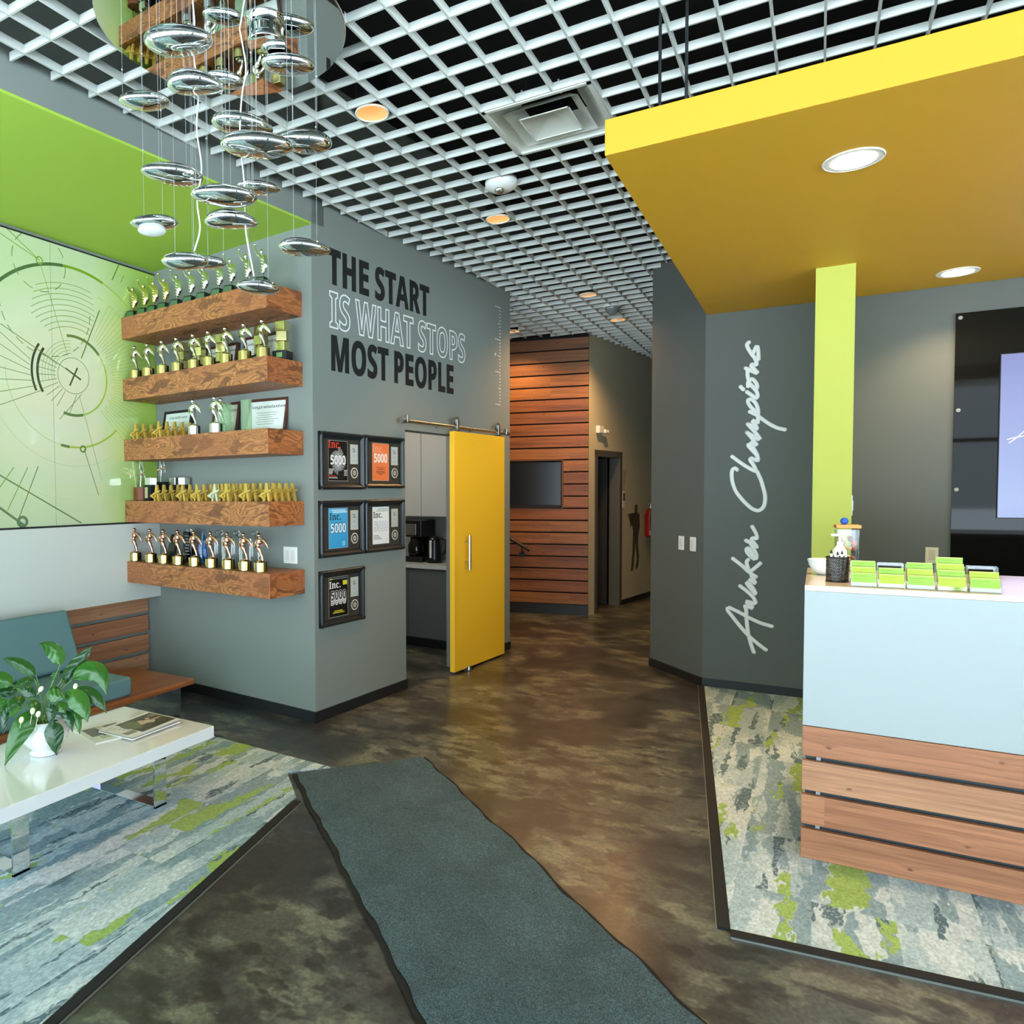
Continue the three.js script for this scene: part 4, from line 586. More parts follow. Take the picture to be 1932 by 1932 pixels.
{ // handwriting on the dark wall
  const S = [
    [[-.518, 1.645], [-.532, 1.658], [-.549, 1.644], [-.552, 1.586], [-.54, 1.527], [-.519, 1.478], [-.49, 1.436], [-.446, 1.386], [-.404, 1.352], [-.369, 1.346], [-.342, 1.37], [-.331, 1.42], [-.333, 1.462], [-.343, 1.506], [-.361, 1.57], [-.385, 1.628]],
    [[-.551, 1.743], [-.504, 1.704], [-.451, 1.664], [-.393, 1.633], [-.411, 1.68], [-.433, 1.717], [-.428, 1.728], [-.406, 1.719], [-.383, 1.708], [-.382, 1.73], [-.395, 1.756], [-.424, 1.792], [-.444, 1.818], [-.445, 1.829], [-.43, 1.826], [-.407, 1.791], [-.386, 1.749]],
    [[-.425, 1.84], [-.407, 1.828], [-.39, 1.819], [-.404, 1.845], [-.425, 1.878], [-.457, 1.918]], [[-.457, 1.918], [-.413, 1.887], [-.368, 1.86], [-.397, 1.909], [-.452, 1.978]], [[-.452, 1.978], [-.42, 1.961], [-.388, 1.94], [-.403, 1.973], [-.422, 2.002], [-.403, 1.995], [-.386, 1.986]],
    [[-.438, 2.067], [-.392, 2.039], [-.352, 2.005], [-.301, 1.964], [-.256, 1.939], [-.212, 1.926]], [[-.386, 1.991], [-.384, 2.029], [-.384, 2.073], [-.399, 2.122], [-.425, 2.153], [-.447, 2.156], [-.451, 2.138], [-.43, 2.098], [-.398, 2.064]],
    [[-.458, 2.212], [-.428, 2.187], [-.394, 2.164], [-.388, 2.184], [-.4, 2.217], [-.429, 2.254]], [[-.452, 2.253], [-.45, 2.287], [-.43, 2.304], [-.404, 2.281], [-.392, 2.248], [-.4, 2.225], [-.418, 2.244], [-.441, 2.274], [-.45, 2.303], [-.456, 2.333], [-.456, 2.368]],
    [[-.501, 2.253], [-.483, 2.233]], [[-.468, 2.385], [-.43, 2.362], [-.39, 2.341], [-.413, 2.373], [-.435, 2.404], [-.425, 2.409], [-.401, 2.4], [-.4, 2.423], [-.411, 2.455], [-.435, 2.492], [-.455, 2.529], [-.462, 2.559], [-.45, 2.57]], [[-.426, 2.476], [-.412, 2.512], [-.397, 2.539], [-.389, 2.504], [-.386, 2.443]]];
  const A = [[[-.313, .327], [-.369, .369], [-.423, .416], [-.484, .484], [-.54, .557], [-.571, .602], [-.568, .619], [-.528, .605], [-.479, .582], [-.413, .547], [-.347, .52], [-.277, .503]],
    [[-.392, .301], [-.411, .36], [-.426, .419], [-.436, .485], [-.443, .552], [-.445, .612], [-.453, .641], [-.426, .633], [-.401, .625], [-.42, .654], [-.453, .673], [-.42, .669], [-.384, .663], [-.397, .702], [-.439, .746], [-.487, .784]],
    [[-.386, .735], [-.415, .768], [-.441, .803], [-.446, .816], [-.431, .81], [-.401, .772], [-.385, .74]], [[-.422, .833], [-.404, .822], [-.387, .811], [-.398, .836], [-.414, .865]], [[-.538, .986], [-.483, .942], [-.429, .891], [-.384, .86]], [[-.429, .891], [-.44, .934], [-.446, .967], [-.436, .981]], [[-.423, .894], [-.388, .926], [-.356, .959]],
    [[-.44, 1.057], [-.425, 1.048], [-.403, 1.002], [-.388, .983], [-.418, 1.005], [-.445, 1.037], [-.449, 1.06], [-.437, 1.067], [-.413, 1.035], [-.388, .989], [-.38, 1.01], [-.401, 1.062], [-.419, 1.098]], [[-.452, 1.123], [-.413, 1.1], [-.378, 1.076], [-.399, 1.108], [-.417, 1.134], [-.402, 1.143], [-.381, 1.139], [-.383, 1.165], [-.397, 1.198], [-.412, 1.226]]];
  for (const [word, list] of [['Awaken', A], ['Champions', S]]) {
    const t = thing('wall_script', 'raised white handwritten word ' + word + ' running up the dark wall', 'lettering', 'handwritten words on the dark wall'); t.position.z = -5.96;
    list.forEach((pts) => { const c = curve(pts.map(([x, y]) => [x, y, 0])); const n = pts.length * 5, g = new THREE.TubeGeometry(c, n, .0145, 10), e0 = c.getPoint(0), e1 = c.getPoint(1); const gg = merge([g, new THREE.SphereGeometry(.0145, 12, 8).translate(e0.x, e0.y, 0), new THREE.SphereGeometry(.0145, 12, 8).translate(e1.x, e1.y, 0)]).scale(1, 1, .5).translate(0, 0, .0065); mesh('stroke', gg, M.letterWhite, t); });
  }
}

// ---------------------------------------------------------------- sliding door on its rail
{
  const d = thing('sliding_door', 'bright yellow sliding barn door hung from a steel rail', 'door'); atT(d, 0, 0, 0);
  mesh('panel', bx(1.58, 2.452, .018, 1.985, .045, .088, .003), M.door, d);
  mesh('handle', [rod([1.745, .849, .135], [1.745, 1.136, .135], .0125, 16), rod([1.745, .915, .088], [1.745, .915, .135], .007), rod([1.745, 1.08, .088], [1.745, 1.08, .135], .007)], M.steel, d);
  for (const v of [1.655, 2.36]) { const r = mesh('roller', [new THREE.CylinderGeometry(.035, .035, .02, 24).rotateX(Math.PI / 2).translate(v, 2.071, .066), new THREE.CylinderGeometry(.015, .015, .03, 16).rotateX(Math.PI / 2).translate(v, 2.071, .066)], M.steel, d); mesh('strap', [bx(v - .018, v + .018, 1.98, 2.085, .078, .086, .003), bx(v - .025, v + .025, 1.985, 2.0, .045, .088)], M.steel, d); }
  const r = thing('door_rail', 'brushed steel rail with end stops above the yellow door', 'rail'); atT(r, 0, 0, 0);
  mesh('bar', rod([.90, 2.022, .066], [2.56, 2.022, .066], .0125, 16), M.steel, r);
  for (const v of [.905, 2.545]) mesh('end_stop', [new THREE.CylinderGeometry(.02, .02, .045, 20).rotateZ(Math.PI / 2).translate(v, 2.022, .066), bx(v + (v < 1 ? .03 : -.045), v + (v < 1 ? .045 : -.03), 2.01, 2.065, .05, .085, .004)], M.steel, r);
  for (const v of [.99, 1.45, 1.98, 2.5]) mesh('standoff', [rod([v, 2.022, 0], [v, 2.022, .066], .011, 14), new THREE.CylinderGeometry(.018, .018, .006, 18).rotateX(Math.PI / 2).translate(v, 2.022, .003)], M.steel, r);
  const g = thing('floor_guide', 'small steel floor guide under the yellow door', 'door guide'); atT(g, 1.79, 0, .066);
  mesh('bracket', [bx(-.03, .03, 0, .005, -.04, .05), cyl(.018, .016, .035, 0, .003, .035, 16)], M.steel, g);
}

// ---------------------------------------------------------------- bench with cushions
{
  const b = thing('bench', 'long low wooden bench on a mirror-polished steel plinth by the lime glass', 'bench'); atL(b, 0, 0, 0);
  const top = bx(-1.47, -.822, .212, .25, .44, 3.4, .004), uv = top.attributes.uv, p = top.attributes.position; for (let i = 0; i < uv.count; i++) uv.setXY(i, p.getZ(i) * .7, p.getX(i) * 1.2 + p.getY(i));
  mesh('seat_board', top, M.bench, b); mesh('plinth', bx(-1.40, -.905, .0085, .212, .485, 3.3, .002), std('#dfe3e3', .05, { metalness: 1 }), b);
  const cush = (w, h, d, r) => new RoundedBoxGeometry(w, h, d, 5, r);
  for (let i = 0; i < 2; i++) {
    const z0 = .93 + i * 1.07, c = thing('seat_cushion', 'teal seat cushion on the bench, ' + ['nearest the shelf wall', 'at the cut-off left edge'][i], 'cushion', 'teal seat cushions'); atL(c, -1.15, .25, z0 + .53);
    const g = cush(.60, .118, 1.06, .022).translate(0, .059, 0), q = g.attributes.position; for (let j = 0; j < q.count; j++) if (q.getY(j) > .09) q.setY(j, q.getY(j) + .012 * (1 - Math.pow(q.getX(j) / .3, 2)) * (1 - Math.pow(q.getZ(j) / .53, 2))); g.computeVertexNormals(); mesh('pad', g, M.teal, c);
    const k = thing('back_cushion', 'teal back cushion leaning against the planks, ' + ['nearest the shelf wall', 'at the cut-off left edge'][i], 'cushion', 'teal back cushions'); atL(k, -1.29, .392, z0 + .55);
    const gb = cush(.11, .385, 1.05, .025).translate(-.055, .19, 0).rotateZ(.38); mesh('pad', gb, M.teal, k);
  }
}
// ---------------------------------------------------------------- coffee table, plant, magazines
const TT = .345;
{
  const t = thing('coffee_table', 'glossy white coffee table on two polished steel loop legs', 'table'); atL(t, 0, 0, 0);
  mesh('tabletop', bx(-.445, .216, TT - .058, TT, 1.325, 2.54, .004), M.glossWhite, t);
  for (const z of [1.575, 2.28]) mesh('leg', [bx(.098, .108, .0085, TT - .058, z - .035, z + .035, .001), bx(-.385, -.375, .0085, TT - .058, z - .035, z + .035, .001), bx(-.385, .108, .0085, .02, z - .035, z + .035, .001)], M.chrome, t);
}
{
  const pos = V(-2.944, TT, -1.967), t = thing('potted_plant', 'peace lily with broad green leaves in a white bowl pot on the coffee table', 'plant'); t.position.copy(pos); t.rotation.y = Math.atan2(-pos.x, -pos.z);
  mesh('pot', lathe([[0, 0], [.060, 0], [.066, .006], [.066, .012], [.056, .018], [.05, .022], [.07, .035], [.094, .065], [.1, .09], [.092, .118], [.074, .142], [.07, .15], [.066, .148], [.07, .138], [.085, .112], [0, .112]], 48), M.porcelain, t);
  mesh('soil', cyl(.068, .068, .006, 0, .122, 0, 24), M.soil, t);
  const K = 1 / 368 / 8.78 , ox = 740, oy = 1245;              // photograph offsets around the pot rim, in metres
  const P = (x, y, z) => V((x - ox) * K, .15 - (y - oy) * K, z);
  const leaf = (a, m, b, w, mat) => {
    const c = new THREE.QuadraticBezierCurve3(a, m.clone().multiplyScalar(2).sub(a.clone().add(b).multiplyScalar(.5)), b), nU = 14, nV = 8, pos = [], uv = [], idx = [];
    for (let i = 0; i <= nU; i++) { const s = i / nU, C = c.getPoint(s), T = c.getTangent(s); let side = V(0, .35, 1).cross(T); if (side.length() < .05) side = V(1, 0, 0); side.normalize(); const nrm = T.clone().cross(side).normalize(), ww = w * Math.pow(Math.sin(Math.PI * Math.pow(s, .72)), .85) * (s > .86 ? 1 - (s - .86) * 3.2 : 1) + .0006; for (let j = 0; j <= nV; j++) { const q = j / nV * 2 - 1, Q = C.clone().addScaledVector(side, q * ww / 2).addScaledVector(nrm, -Math.abs(q) * ww * .16 + .0025 * Math.sin(s * 26 + Math.abs(q) * 6)); pos.push(Q.x, Q.y, Q.z); uv.push(q, s); } }
    for (let i = 0; i < nU; i++) for (let j = 0; j < nV; j++) { const A = i * (nV + 1) + j, B = A + nV + 1; idx.push(A, B, A + 1, A + 1, B, B + 1); }
    const g = new THREE.BufferGeometry(); g.setAttribute('position', new THREE.Float32BufferAttribute(pos, 3)); g.setAttribute('uv', new THREE.Float32BufferAttribute(uv, 2)); g.setIndex(idx); g.computeVertexNormals(); return mesh('leaf', g, mat, t);
  };
  // base, middle, tip (x, y in the photograph, z towards the viewer in metres), width in metres
  const LV = [
    [960, 500, -.03, 880, 290, -.05, 690, 150, -.03, .072, 3], [985, 690, .0, 1200, 480, -.02, 1410, 250, -.03, .058, 2], [1110, 690, .02, 1440, 600, .04, 1560, 960, .07, .092, 1], [640, 600, -.01, 430, 420, -.02, 215, 320, -.02, .055, 0],
    [350, 700, .0, 120, 600, .0, -120, 720, .02, .075, 1], [1120, 860, .03, 1380, 940, .06, 1560, 1200, .08, .066, 0], [1010, 840, .05, 1200, 980, .10, 1290, 1260, .12, .088, 3], [845, 1190, .10, 860, 1400, .125, 880, 1670, .12, .078, 2],
    [630, 1050, .06, 430, 1270, .11, 230, 1720, .11, .088, 1], [800, 960, .08, 830, 1080, .10, 790, 1240, .10, .045, 2], [980, 1080, .07, 1050, 1200, .10, 1095, 1380, .11, .04, 2], [1070, 1080, .06, 1160, 1230, .09, 1185, 1440, .10, .036, 3],
    [500, 870, .04, 370, 900, .07, 250, 1020, .08, .052, 0], [270, 860, .03, 120, 1000, .05, -20, 1260, .06, .062, 1], [440, 930, .06, 370, 1000, .08, 290, 1080, .09, .035, 3], [620, 640, .0, 480, 660, .02, 330, 740, .03, .04, 0],
    [480, 720, .03, 560, 790, .05, 670, 880, .05, .05, 2], [260, 960, .05, 240, 1130, .07, 210, 1340, .07, .028, 2], [840, 760, .02, 880, 800, .06, 900, 860, .07, .045, 2], [760, 850, .05, 880, 850, .08, 1020, 900, .09, .058, 1],
    [860, 700, -.02, 900, 640, -.03, 960, 590, -.04, .035, 0], [1000, 760, -.02, 1040, 720, -.03, 1090, 700, -.04, .04, 0], [560, 900, .05, 620, 980, .09, 610, 1120, .1, .05, 0], [900, 980, .06, 960, 1020, .09, 1010, 1110, .1, .05, 1], [300, 700, -.03, 260, 660, -.04, 230, 610, -.05, .03, 2], [400, 800, -.02, 200, 790, -.01, 20, 800, .0, .045, 2],
  ];
  for (const [ax, ay, az, mx, my, mz, bx2, by, bz, w, k] of LV) { const a = P(ax, ay, az); leaf(a, P(mx, my, mz), P(bx2, by, bz), w, M.leaf[k]); }
  const stems = LV.map(([ax, ay, az], i) => tube([V(((i * 7) % 9 - 4) * .006, .122, ((i * 5) % 9 - 4) * .006), V((ax - ox) * K * .35, .15 + Math.max(.02, (oy - ay) * K) * .55, az * .45), P(ax, ay, az)], .0018, 10, 5));
  mesh('stems', stems, M.stem, t);
  for (const [x, y, z] of [[700, 760, .05], [590, 1005, .11], [1150, 775, .05], [450, 1110, .11], [660, 1050, .12]]) { const p = P(x, y, z); const m = mesh('flower', [new THREE.SphereGeometry(.014, 14, 10).scale(.7, 1, .35), rod([0, -.01, .004], [.002, -.09, -.03], .0014, 5)], M.spathe, t); m.position.copy(p); m.rotation.z = (x % 7) * .2 - .6; }
}
{
  const coverA = canvasTex(512, 400, (g) => { g.fillStyle = '#e4e6e4'; g.fillRect(0, 0, 512, 400); g.fillStyle = '#4b4c42'; g.fillRect(150, 20, 362, 330); const b = (x, y, rx, ry, c) => { g.fillStyle = c; g.beginPath(); g.ellipse(x, y, rx, ry, 0, 0, 7); g.fill(); }; b(220, 150, 90, 110, '#6d7352'); b(340, 190, 70, 56, '#c9b8a4'); b(320, 130, 26, 26, '#d8a888'); b(400, 120, 20, 22, '#d8a888'); b(440, 180, 60, 14, '#c79a7c'); b(470, 90, 40, 30, '#7d807a'); b(300, 250, 60, 40, '#5a574c'); b(400, 290, 90, 40, '#3a3a34'); g.strokeStyle = '#55554f'; g.lineWidth = 5; for (let k = 0; k < 7; k++) { g.beginPath(); g.moveTo(20 + k * 18, 60 + k * 30); g.lineTo(110 + k * 8, 40 + k * 42); g.stroke(); } g.fillStyle = '#8e8b7e'; g.fillRect(30, 240, 110, 70); });
  const coverB = canvasTex(512, 400, (g) => { g.fillStyle = '#dfe4e2'; g.fillRect(0, 0, 512, 400); g.fillStyle = '#6b6a64'; g.fillRect(60, 60, 420, 200); g.fillStyle = '#3a3a38'; g.fillRect(180, 120, 300, 160); g.fillStyle = '#b9bf9a'; g.fillRect(120, 280, 300, 60); g.fillStyle = '#c9c4bc'; g.fillRect(220, 70, 90, 50); });
  const mag = (label, u, z, y, turn, w, h, tex, fan) => {
    const t = thing('magazine', label, 'magazine', 'magazines on the coffee table'); atS(t, u, y, z); t.rotation.y += turn;
    const sheet = (W, Hh, dy, cx, cz, lift) => { const g = new THREE.PlaneGeometry(W, Hh, 12, 6).rotateX(-Math.PI / 2).translate(cx, dy, cz), p = g.attributes.position; for (let i = 0; i < p.count; i++) p.setY(i, p.getY(i) + lift * Math.pow(Math.max(0, p.getX(i) / W + .5), 2)); g.computeVertexNormals(); return g; };
    const dbl = { side: THREE.DoubleSide };
    mesh('pages', bx(-w / 2, w / 2, 0, .006, -h / 2, h / 2, .001), M.paper, t); mesh('cover', sheet(w, h, .0065, 0, 0, 0), std('#fff', .35, { map: tex, ...dbl }), t);
    if (fan) { mesh('loose_page', sheet(w * .98, h, .009, .006, -.012, .004), std('#eef0f2', .5, dbl), t); mesh('front_cover', sheet(w, h, .0105, 0, 0, .006), std('#fff', .3, { map: tex, ...dbl }), t); }
  };
  mag('grey photo magazine lying under the other at the left', .0, 1.50, TT, Math.PI / 2 - .15, .21, .27, coverB, false);
  mag('open magazine with a group photograph lying on top', .09, 1.37, TT + .0075, Math.PI / 2 + .12, .3, .235, coverA, true);
}
// ---------------------------------------------------------------- floor coverings
function carpet(label, poly, origin, turn, edges) {
  const t = thing('carpet', label, 'carpet'); t.position.copy(origin); t.rotation.y = turn;
  const s = new THREE.Shape(poly.map(([x, z]) => new THREE.Vector2(x, -z))), g = new THREE.ExtrudeGeometry(s, { depth: .008, bevelEnabled: false }).rotateX(-Math.PI / 2), p = g.attributes.position, uv = g.attributes.uv; for (let i = 0; i < p.count; i++) uv.setXY(i, p.getX(i) / 3, p.getZ(i) / 3);
  mesh('pile', g, std('#ffffff', .95, { map: carpetTex, bumpMap: matBump, bumpScale: .002 }), t);
  for (const [a, b] of edges) { const L = Math.hypot(b[0] - a[0], b[1] - a[1]), e = mesh('edge_strip', [bx(0, L, 0, .0105, 0, .042, .003)], M.rubber, t); e.position.set(a[0], 0, a[1]); e.rotation.y = -Math.atan2(b[1] - a[1], b[0] - a[0]); const l = mesh('edge_line', bx(0, L, 0, .006, .0415, .0455), std('#8f948f', .4, { metalness: .6 }), t); l.position.copy(e.position); l.rotation.copy(e.rotation); }
  return t;
}
{
  const W2 = ([u, z]) => { const w = worldS(u, 0, z); return [w.x, w.z]; };
  const far = [1.86, 4.6], wallX = NICHE.x + .01;
  carpet('blue and lime streaked carpet under the coffee table', [[wallX, NICHE.z + .6], ...[[-.31, .575], [.585, .53], [.445, .72], [.705, .92], [1.19, 2.44], far].map(W2), [wallX, .85]], V(0, 0, 0), 0, [[W2(far), W2([.725, .96])]]);
}
{
  const A = [-.725, -5.945], B = [-.235, -2.67], Cc = [1.2, -2.83], D = [4.7, -3.25];
  carpet('blue and lime streaked carpet around the reception desk', [A, B, Cc, D, [4.7, -5.945]], V(0, 0, 0), 0, [[A, B], [B, D]]);
}
{
  const c = [[-2.40, -3.011], [-1.845, -3.533], [-.265, -2.154], [-.965, -1.743]], dir = V(1.58, 0, 1.38).normalize(), wd = V(-dir.z, 0, dir.x), W = .762, Lm = 3.0, t = thing('runner_mat', 'long slate-blue runner mat with black rubber edges laid across the dark floor', 'mat');
  t.position.set(-2.12, 0, -3.285); t.rotation.y = -Math.atan2(dir.z, dir.x);
  const nx = 120, nz = 30, wav = (x, s) => .006 * Math.sin(x * 9 + s) + .005 * Math.sin(x * 21 + s * 3), lift = (x, z) => .010 + .003 * Math.sin(x * 5.3 + z * 2) * Math.sin(z * 6 + 1);
  const strip = (z0f, z1f, y) => { const g = new THREE.PlaneGeometry(1, 1, nx, nz), p = g.attributes.position, uv = g.attributes.uv; for (let i = 0; i < p.count; i++) { const u = p.getX(i) + .5, v = .5 - p.getY(i), x = u * Lm, za = z0f(x), zb = z1f(x), z = za + (zb - za) * v; p.setXYZ(i, x, y(x, z), z); uv.setXY(i, x / .6, z / .6); } g.computeVertexNormals(); return g; };
  const e0 = (x) => -W / 2 + wav(x, 1), e1 = (x) => W / 2 + wav(x, 4) * .6;
  mesh('backing', bx(0, Lm, 0, .006, -W / 2 + .004, W / 2 - .004), M.rubber, t);
  mesh('pile', strip((x) => e0(x) + .014 + .003 * Math.sin(x * 40), (x) => e1(x) - .02 - .003 * Math.sin(x * 37), (x, z) => lift(x, z) + .002), std('#ffffff', .95, { map: matTex, bumpMap: matBump, bumpScale: .004 }), t);
  mesh('rubber_edge', strip(e0, e1, (x, z) => lift(x, z) - .0015), M.rubber, t);
}

// ---------------------------------------------------------------- reception desk
const DX = -.042, DZ = -3.352, DH = 1.116;
{
  const d = thing('reception_desk', 'tall reception desk with a pale front over four wooden planks', 'desk'); d.position.set(DX, 0, DZ);
  mesh('carcass', [bx(.012, 4.5, .03, 1.08, -.72, -.036)], std('#39454a', .7), d);
  mesh('front_panel', bx(0, 4.5, .549, 1.093, -.05, 0, .002), std('#aeb6b4', .5), d); mesh('end_panel', bx(0, .02, .549, 1.093, -.72, -.05), std('#aeb6b4', .5), d);
  mesh('countertop', bx(0, 4.5, 1.093, DH, -.755, .004, .003), phys('#d8c9b0', .22, { clearcoat: .5, clearcoatRoughness: .1 }), d);
  const h = .1394; for (let i = 0; i < 4; i++) { const m = mesh('plank', bx(0, 4.5, .0085 + i * h, .0085 + (i + 1) * h - .019, -.022, .004, .003), plankMats[(i * 4 + 1) % 9], d); }
  mesh('batten', bx(.05, .065, .009, .549, -.036, -.022), std('#a8aeac', .5), d);
}
{
  const y = DH;
  const cup = thing('pen_cup', 'black wire-mesh pen cup at the left end of the desk', 'pen cup'); cup.position.set(.072, y, -3.535);
  const holes = canvasTex(512, 256, (g) => { g.fillStyle = '#fff'; g.fillRect(0, 0, 512, 256); g.fillStyle = '#000'; for (let r = 0; r < 16; r++) for (let c = 0; c < 32; c++) { g.beginPath(); g.arc(c * 16 + (r % 2) * 8 + 4, r * 16 + 8, 5.2, 0, 7); g.fill(); } }); holes.colorSpace = THREE.NoColorSpace; holes.wrapS = THREE.RepeatWrapping; holes.repeat.set(1.3, 1);
  mesh('mesh_wall', new THREE.CylinderGeometry(.041, .041, .098, 40, 1, true).translate(0, .052, 0), std('#101112', .4, { alphaMap: holes, alphaTest: .5, side: THREE.DoubleSide, metalness: .4 }), cup);
  mesh('rim', new THREE.TorusGeometry(.041, .003, 8, 40).rotateX(Math.PI / 2).translate(0, .101, 0), M.black, cup); mesh('base', cyl(.042, .042, .004, 0, 0, 0, 32), M.black, cup);
  [[-.022, .012, .128], [.0, -.01, .120], [.014, .015, .126], [.028, -.005, .122], [-.008, .02, .118]].forEach(([x, z, h], i) => { const p = thing('pen', ['black-tipped pen leaning left in the mesh cup', 'dark pen in the middle of the mesh cup', 'black-tipped white pen at the front of the mesh cup', 'white pen at the right of the mesh cup', 'short white pen at the back of the mesh cup'][i], 'pen', 'pens in the mesh cup'); p.position.set(.072 + x * .7, y + .004, -3.535 + z * .7); p.rotation.z = -x * 3; p.rotation.x = z * 3; mesh('barrel', cyl(.005, .005, h - .014, 0, 0, 0, 12), M.plastic, p); mesh('tip', cyl(.005, .0012, .014, 0, h - .014, 0, 12), i < 3 ? M.black : M.plastic, p); });
  const bowl = thing('bowl', 'plain white bowl behind the mesh pen cup', 'bowl'); bowl.position.set(.03, y, -3.80); mesh('shell', lathe([[0, 0], [.03, 0], [.045, .012], [.063, .04], [.07, .068], [.067, .069], [.058, .04], [.04, .014], [0, .006]], 40), M.porcelain, bowl);
  const pump = thing('soap_pump', 'white pump bottle in front of the snack jar', 'bottle'); pump.position.set(.088, y, -3.95); mesh('bottle', lathe([[0, 0], [.026, 0], [.028, .01], [.028, .10], [.012, .125], [.012, .14], [0, .14]]), M.plastic, pump); mesh('pump_head', [cyl(.005, .005, .03, 0, .14, 0, 12), bx(-.035, .012, .165, .176, -.008, .008, .003)], M.plastic, pump);
  const jar = thing('snack_jar', 'square clear jar of wrapped sweets with an orange lid', 'jar'); jar.position.set(.118, y, -4.03); jar.rotation.y = .1;
  mesh('glass', bx(-.045, .045, 0, .20, -.045, .045, .008), M.acrylic, jar); mesh('lid', bx(-.05, .05, .2, .216, -.05, .05, .004), std('#cf8d4a', .5), jar); mesh('knob', new THREE.SphereGeometry(.017, 20, 14).translate(-.012, .232, 0), std('#174fb8', .2), jar);
  const cs = ['#e08a2c', '#d9b35a', '#b85a2a', '#e7d9b8', '#8c4a26'].map((c) => std(c, .5)); for (let k = 0; k < 26; k++) { const m = thing('sweet', 'small wrapped sweet inside the square snack jar', 'sweet', 'wrapped sweets in the jar'); const r = .011; mesh('body', new THREE.SphereGeometry(r, 10, 8).scale(1.2, .8, 1), cs[k % 5], m); m.position.set(.118 + rr(-.028, .028), y + .018 + Math.floor(k / 4) * .022, -4.03 + rr(-.028, .028)); m.rotation.set(rr(0, 3), rr(0, 3), rr(0, 3)); }
  // card holders
  const cardTex = [['#8fb93c', '#7da82c'], ['#a9bd2f', '#97ac1c']].map(([a, b]) => canvasTex(256, 128, (g) => { g.fillStyle = a; g.fillRect(0, 0, 256, 128); g.fillStyle = b; g.fillRect(20, 24, 150, 9); g.fillRect(20, 46, 96, 7); g.fillRect(20, 64, 130, 7); g.fillRect(0, 104, 256, 24); g.fillStyle = '#d8e488'; g.fillRect(0, 0, 256, 6); })), cardMats = cardTex.map((map) => std('#fff', .5, { map }));
  const cols = [[.114, .201, [0, 0], 0], [.204, .291, [1, 0], 1], [.295, .382, [1, 0], 0], [.388, .477, [1, 1, 1, 0], 0], [.483, .575, [0, 1], 1]], ord = ['first from the left', 'second from the left', 'third from the left', 'fourth and fullest from the left', 'last on the right'];
  cols.forEach(([x0, x1, cards, empty], i) => {
    const h = thing('card_holder', 'clear tiered card holder on the desk, ' + ord[i], 'card holder', 'card holders on the desk'); h.position.set(x0, y, -3.395); const w = x1 - x0 - .003;
    const tiers = 4; const gs = [bx(0, w, 0, .003, -.10, .01)]; for (let k = 0; k < tiers; k++) gs.push(bx(0, w, .002, .026 + k * .022, -.004 - k * .026, -.002 - k * .026)); gs.push(bx(0, .002, 0, .03, -.10, .008), bx(w - .002, w, 0, .03, -.10, .008), bx(0, .002, .03, .09, -.10, -.05), bx(w - .002, w, .03, .09, -.10, -.05), bx(0, w, .002, .018, .008, .010)); mesh('stand', gs, M.acrylic, h);
    const n = empty ? 2 : [3, 2, 3, 4, 2][i];
    for (let k = 0; k < n; k++) { const c = thing('business_card', 'lime card, ' + ORD[k] + ' from front in the ' + ORD[i] + ' holder from the left', 'card', 'lime cards in the holders'); c.position.set(x0 + .002, y + .004 + k * .0225, -3.395 + .004 - k * .026); c.rotation.x = -.16; const g = bx(0, w - .004, 0, .049, -.004, 0), uv = g.attributes.uv, p = g.attributes.position; for (let q = 0; q < uv.count; q++) uv.setXY(q, p.getX(q) / (w - .004), p.getY(q) / .049); mesh('stack', g, cardMats[(i + k) % 2], c); }
  });
}
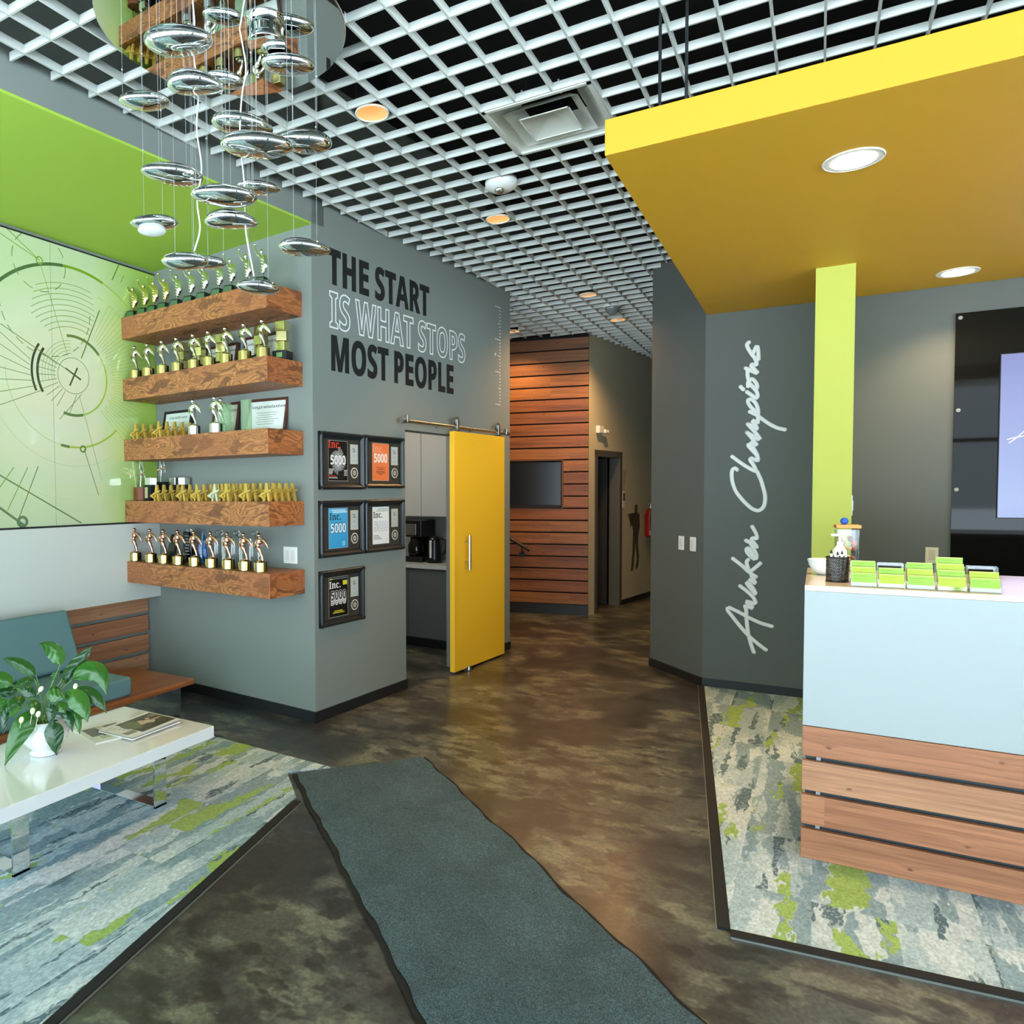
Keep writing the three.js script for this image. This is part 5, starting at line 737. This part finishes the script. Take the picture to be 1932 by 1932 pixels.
// ---------------------------------------------------------------- wall behind the desk
{
  const b = thing('glass_board', 'large dark mirror-glass board fixed to the wall behind the desk', 'glass board'); b.position.set(0, 0, -5.96);
  mesh('pane', bx(.742, 3.2, .55, 2.62, .012, .02), phys('#11110f', .03, { ior: 1.45, specularIntensity: .35 }), b);
  for (const yy of [2.59, 2.0, 1.49]) for (const x of [.765, 3.17]) mesh('standoff', new THREE.CylinderGeometry(.012, .012, .014, 20).rotateX(Math.PI / 2).translate(x, yy, .0205), std('#8b8a82', .4), b);
  const s = thing('display_screen', 'lilac-blue lit screen on the dark glass board', 'screen'); s.position.set(0, 0, -5.94);
  const tex = canvasTex(1024, 800, (g) => { const gr = g.createLinearGradient(0, 0, 0, 800); gr.addColorStop(0, '#9097d2'); gr.addColorStop(1, '#93a3d6'); g.fillStyle = gr; g.fillRect(0, 0, 1024, 800); g.strokeStyle = '#e9e6f6'; g.lineWidth = 6; g.lineCap = 'round'; g.beginPath(); g.moveTo(36, 432); g.bezierCurveTo(70, 410, 110, 350, 128, 330); g.bezierCurveTo(140, 340, 122, 410, 116, 432); g.moveTo(30, 416); g.bezierCurveTo(80, 400, 120, 398, 150, 396); g.stroke(); g.font = 'italic 78px serif'; g.fillStyle = '#e9e6f6'; g.fillText('waken Champions', 160, 430); });
  const sg = new THREE.PlaneGeometry(1.36, 1.022).translate(.972 + .68, 1.823, .012); mesh('screen', [sg], new THREE.MeshStandardMaterial({ color: '#000', roughness: .2, emissive: '#ffffff', emissiveMap: tex, emissiveIntensity: .6 }), s); mesh('bezel', bx(.968, 2.336, 1.308, 2.338, .0005, .0115), M.black, s);
  const rl = new THREE.RectAreaLight('#a9b2f0', 1.0, 1.3, 1.0); rl.position.set(1.65, 1.82, .03); rl.rotation.y = Math.PI; s.add(rl);
  const o = thing('outlet_plate', 'beige outlet plate on the wall behind the card holders', 'outlet'); o.position.set(.647, 1.06, -5.96); mesh('plate', bx(-.035, .035, -.057, .05, 0, .006, .003), std('#cfc7a8', .5), o); mesh('socket', bx(-.017, .017, -.034, .034, .006, .0075, .002), std('#bdb593', .5), o);
  const sw = thing('switch_plate', 'white switch plate on the right side of the lime pillar', 'switch'); sw.position.set(.168, 1.40, -5.15); mesh('plate', bx(0, .007, -.06, .06, -.035, .035, .003), M.plastic, sw); mesh('rocker', bx(.007, .011, -.03, .03, -.014, .014, .002), M.plastic, sw);
  const hall = V(-.742, 0, -5.96), th = Math.atan2(-.501, .476); 
  [[-.267, 'left'], [-.122, 'right']].forEach(([x, side]) => { const p = thing('switch_plate', 'white plate on the dark angled wall, ' + side + ' one of the pair', 'switch', 'plates on the angled wall'); p.position.set(hall.x + Math.cos(th) * x, 1.078, hall.z - Math.sin(th) * x); p.rotation.y = th; mesh('plate', bx(-.035, .035, -.055, .055, 0, .006, .003), M.plastic, p); mesh('rocker', bx(-.016, .016, -.033, .033, .006, .009, .002), std('#d8d8d2', .4), p); });
}
renderer.render(scene, camera);
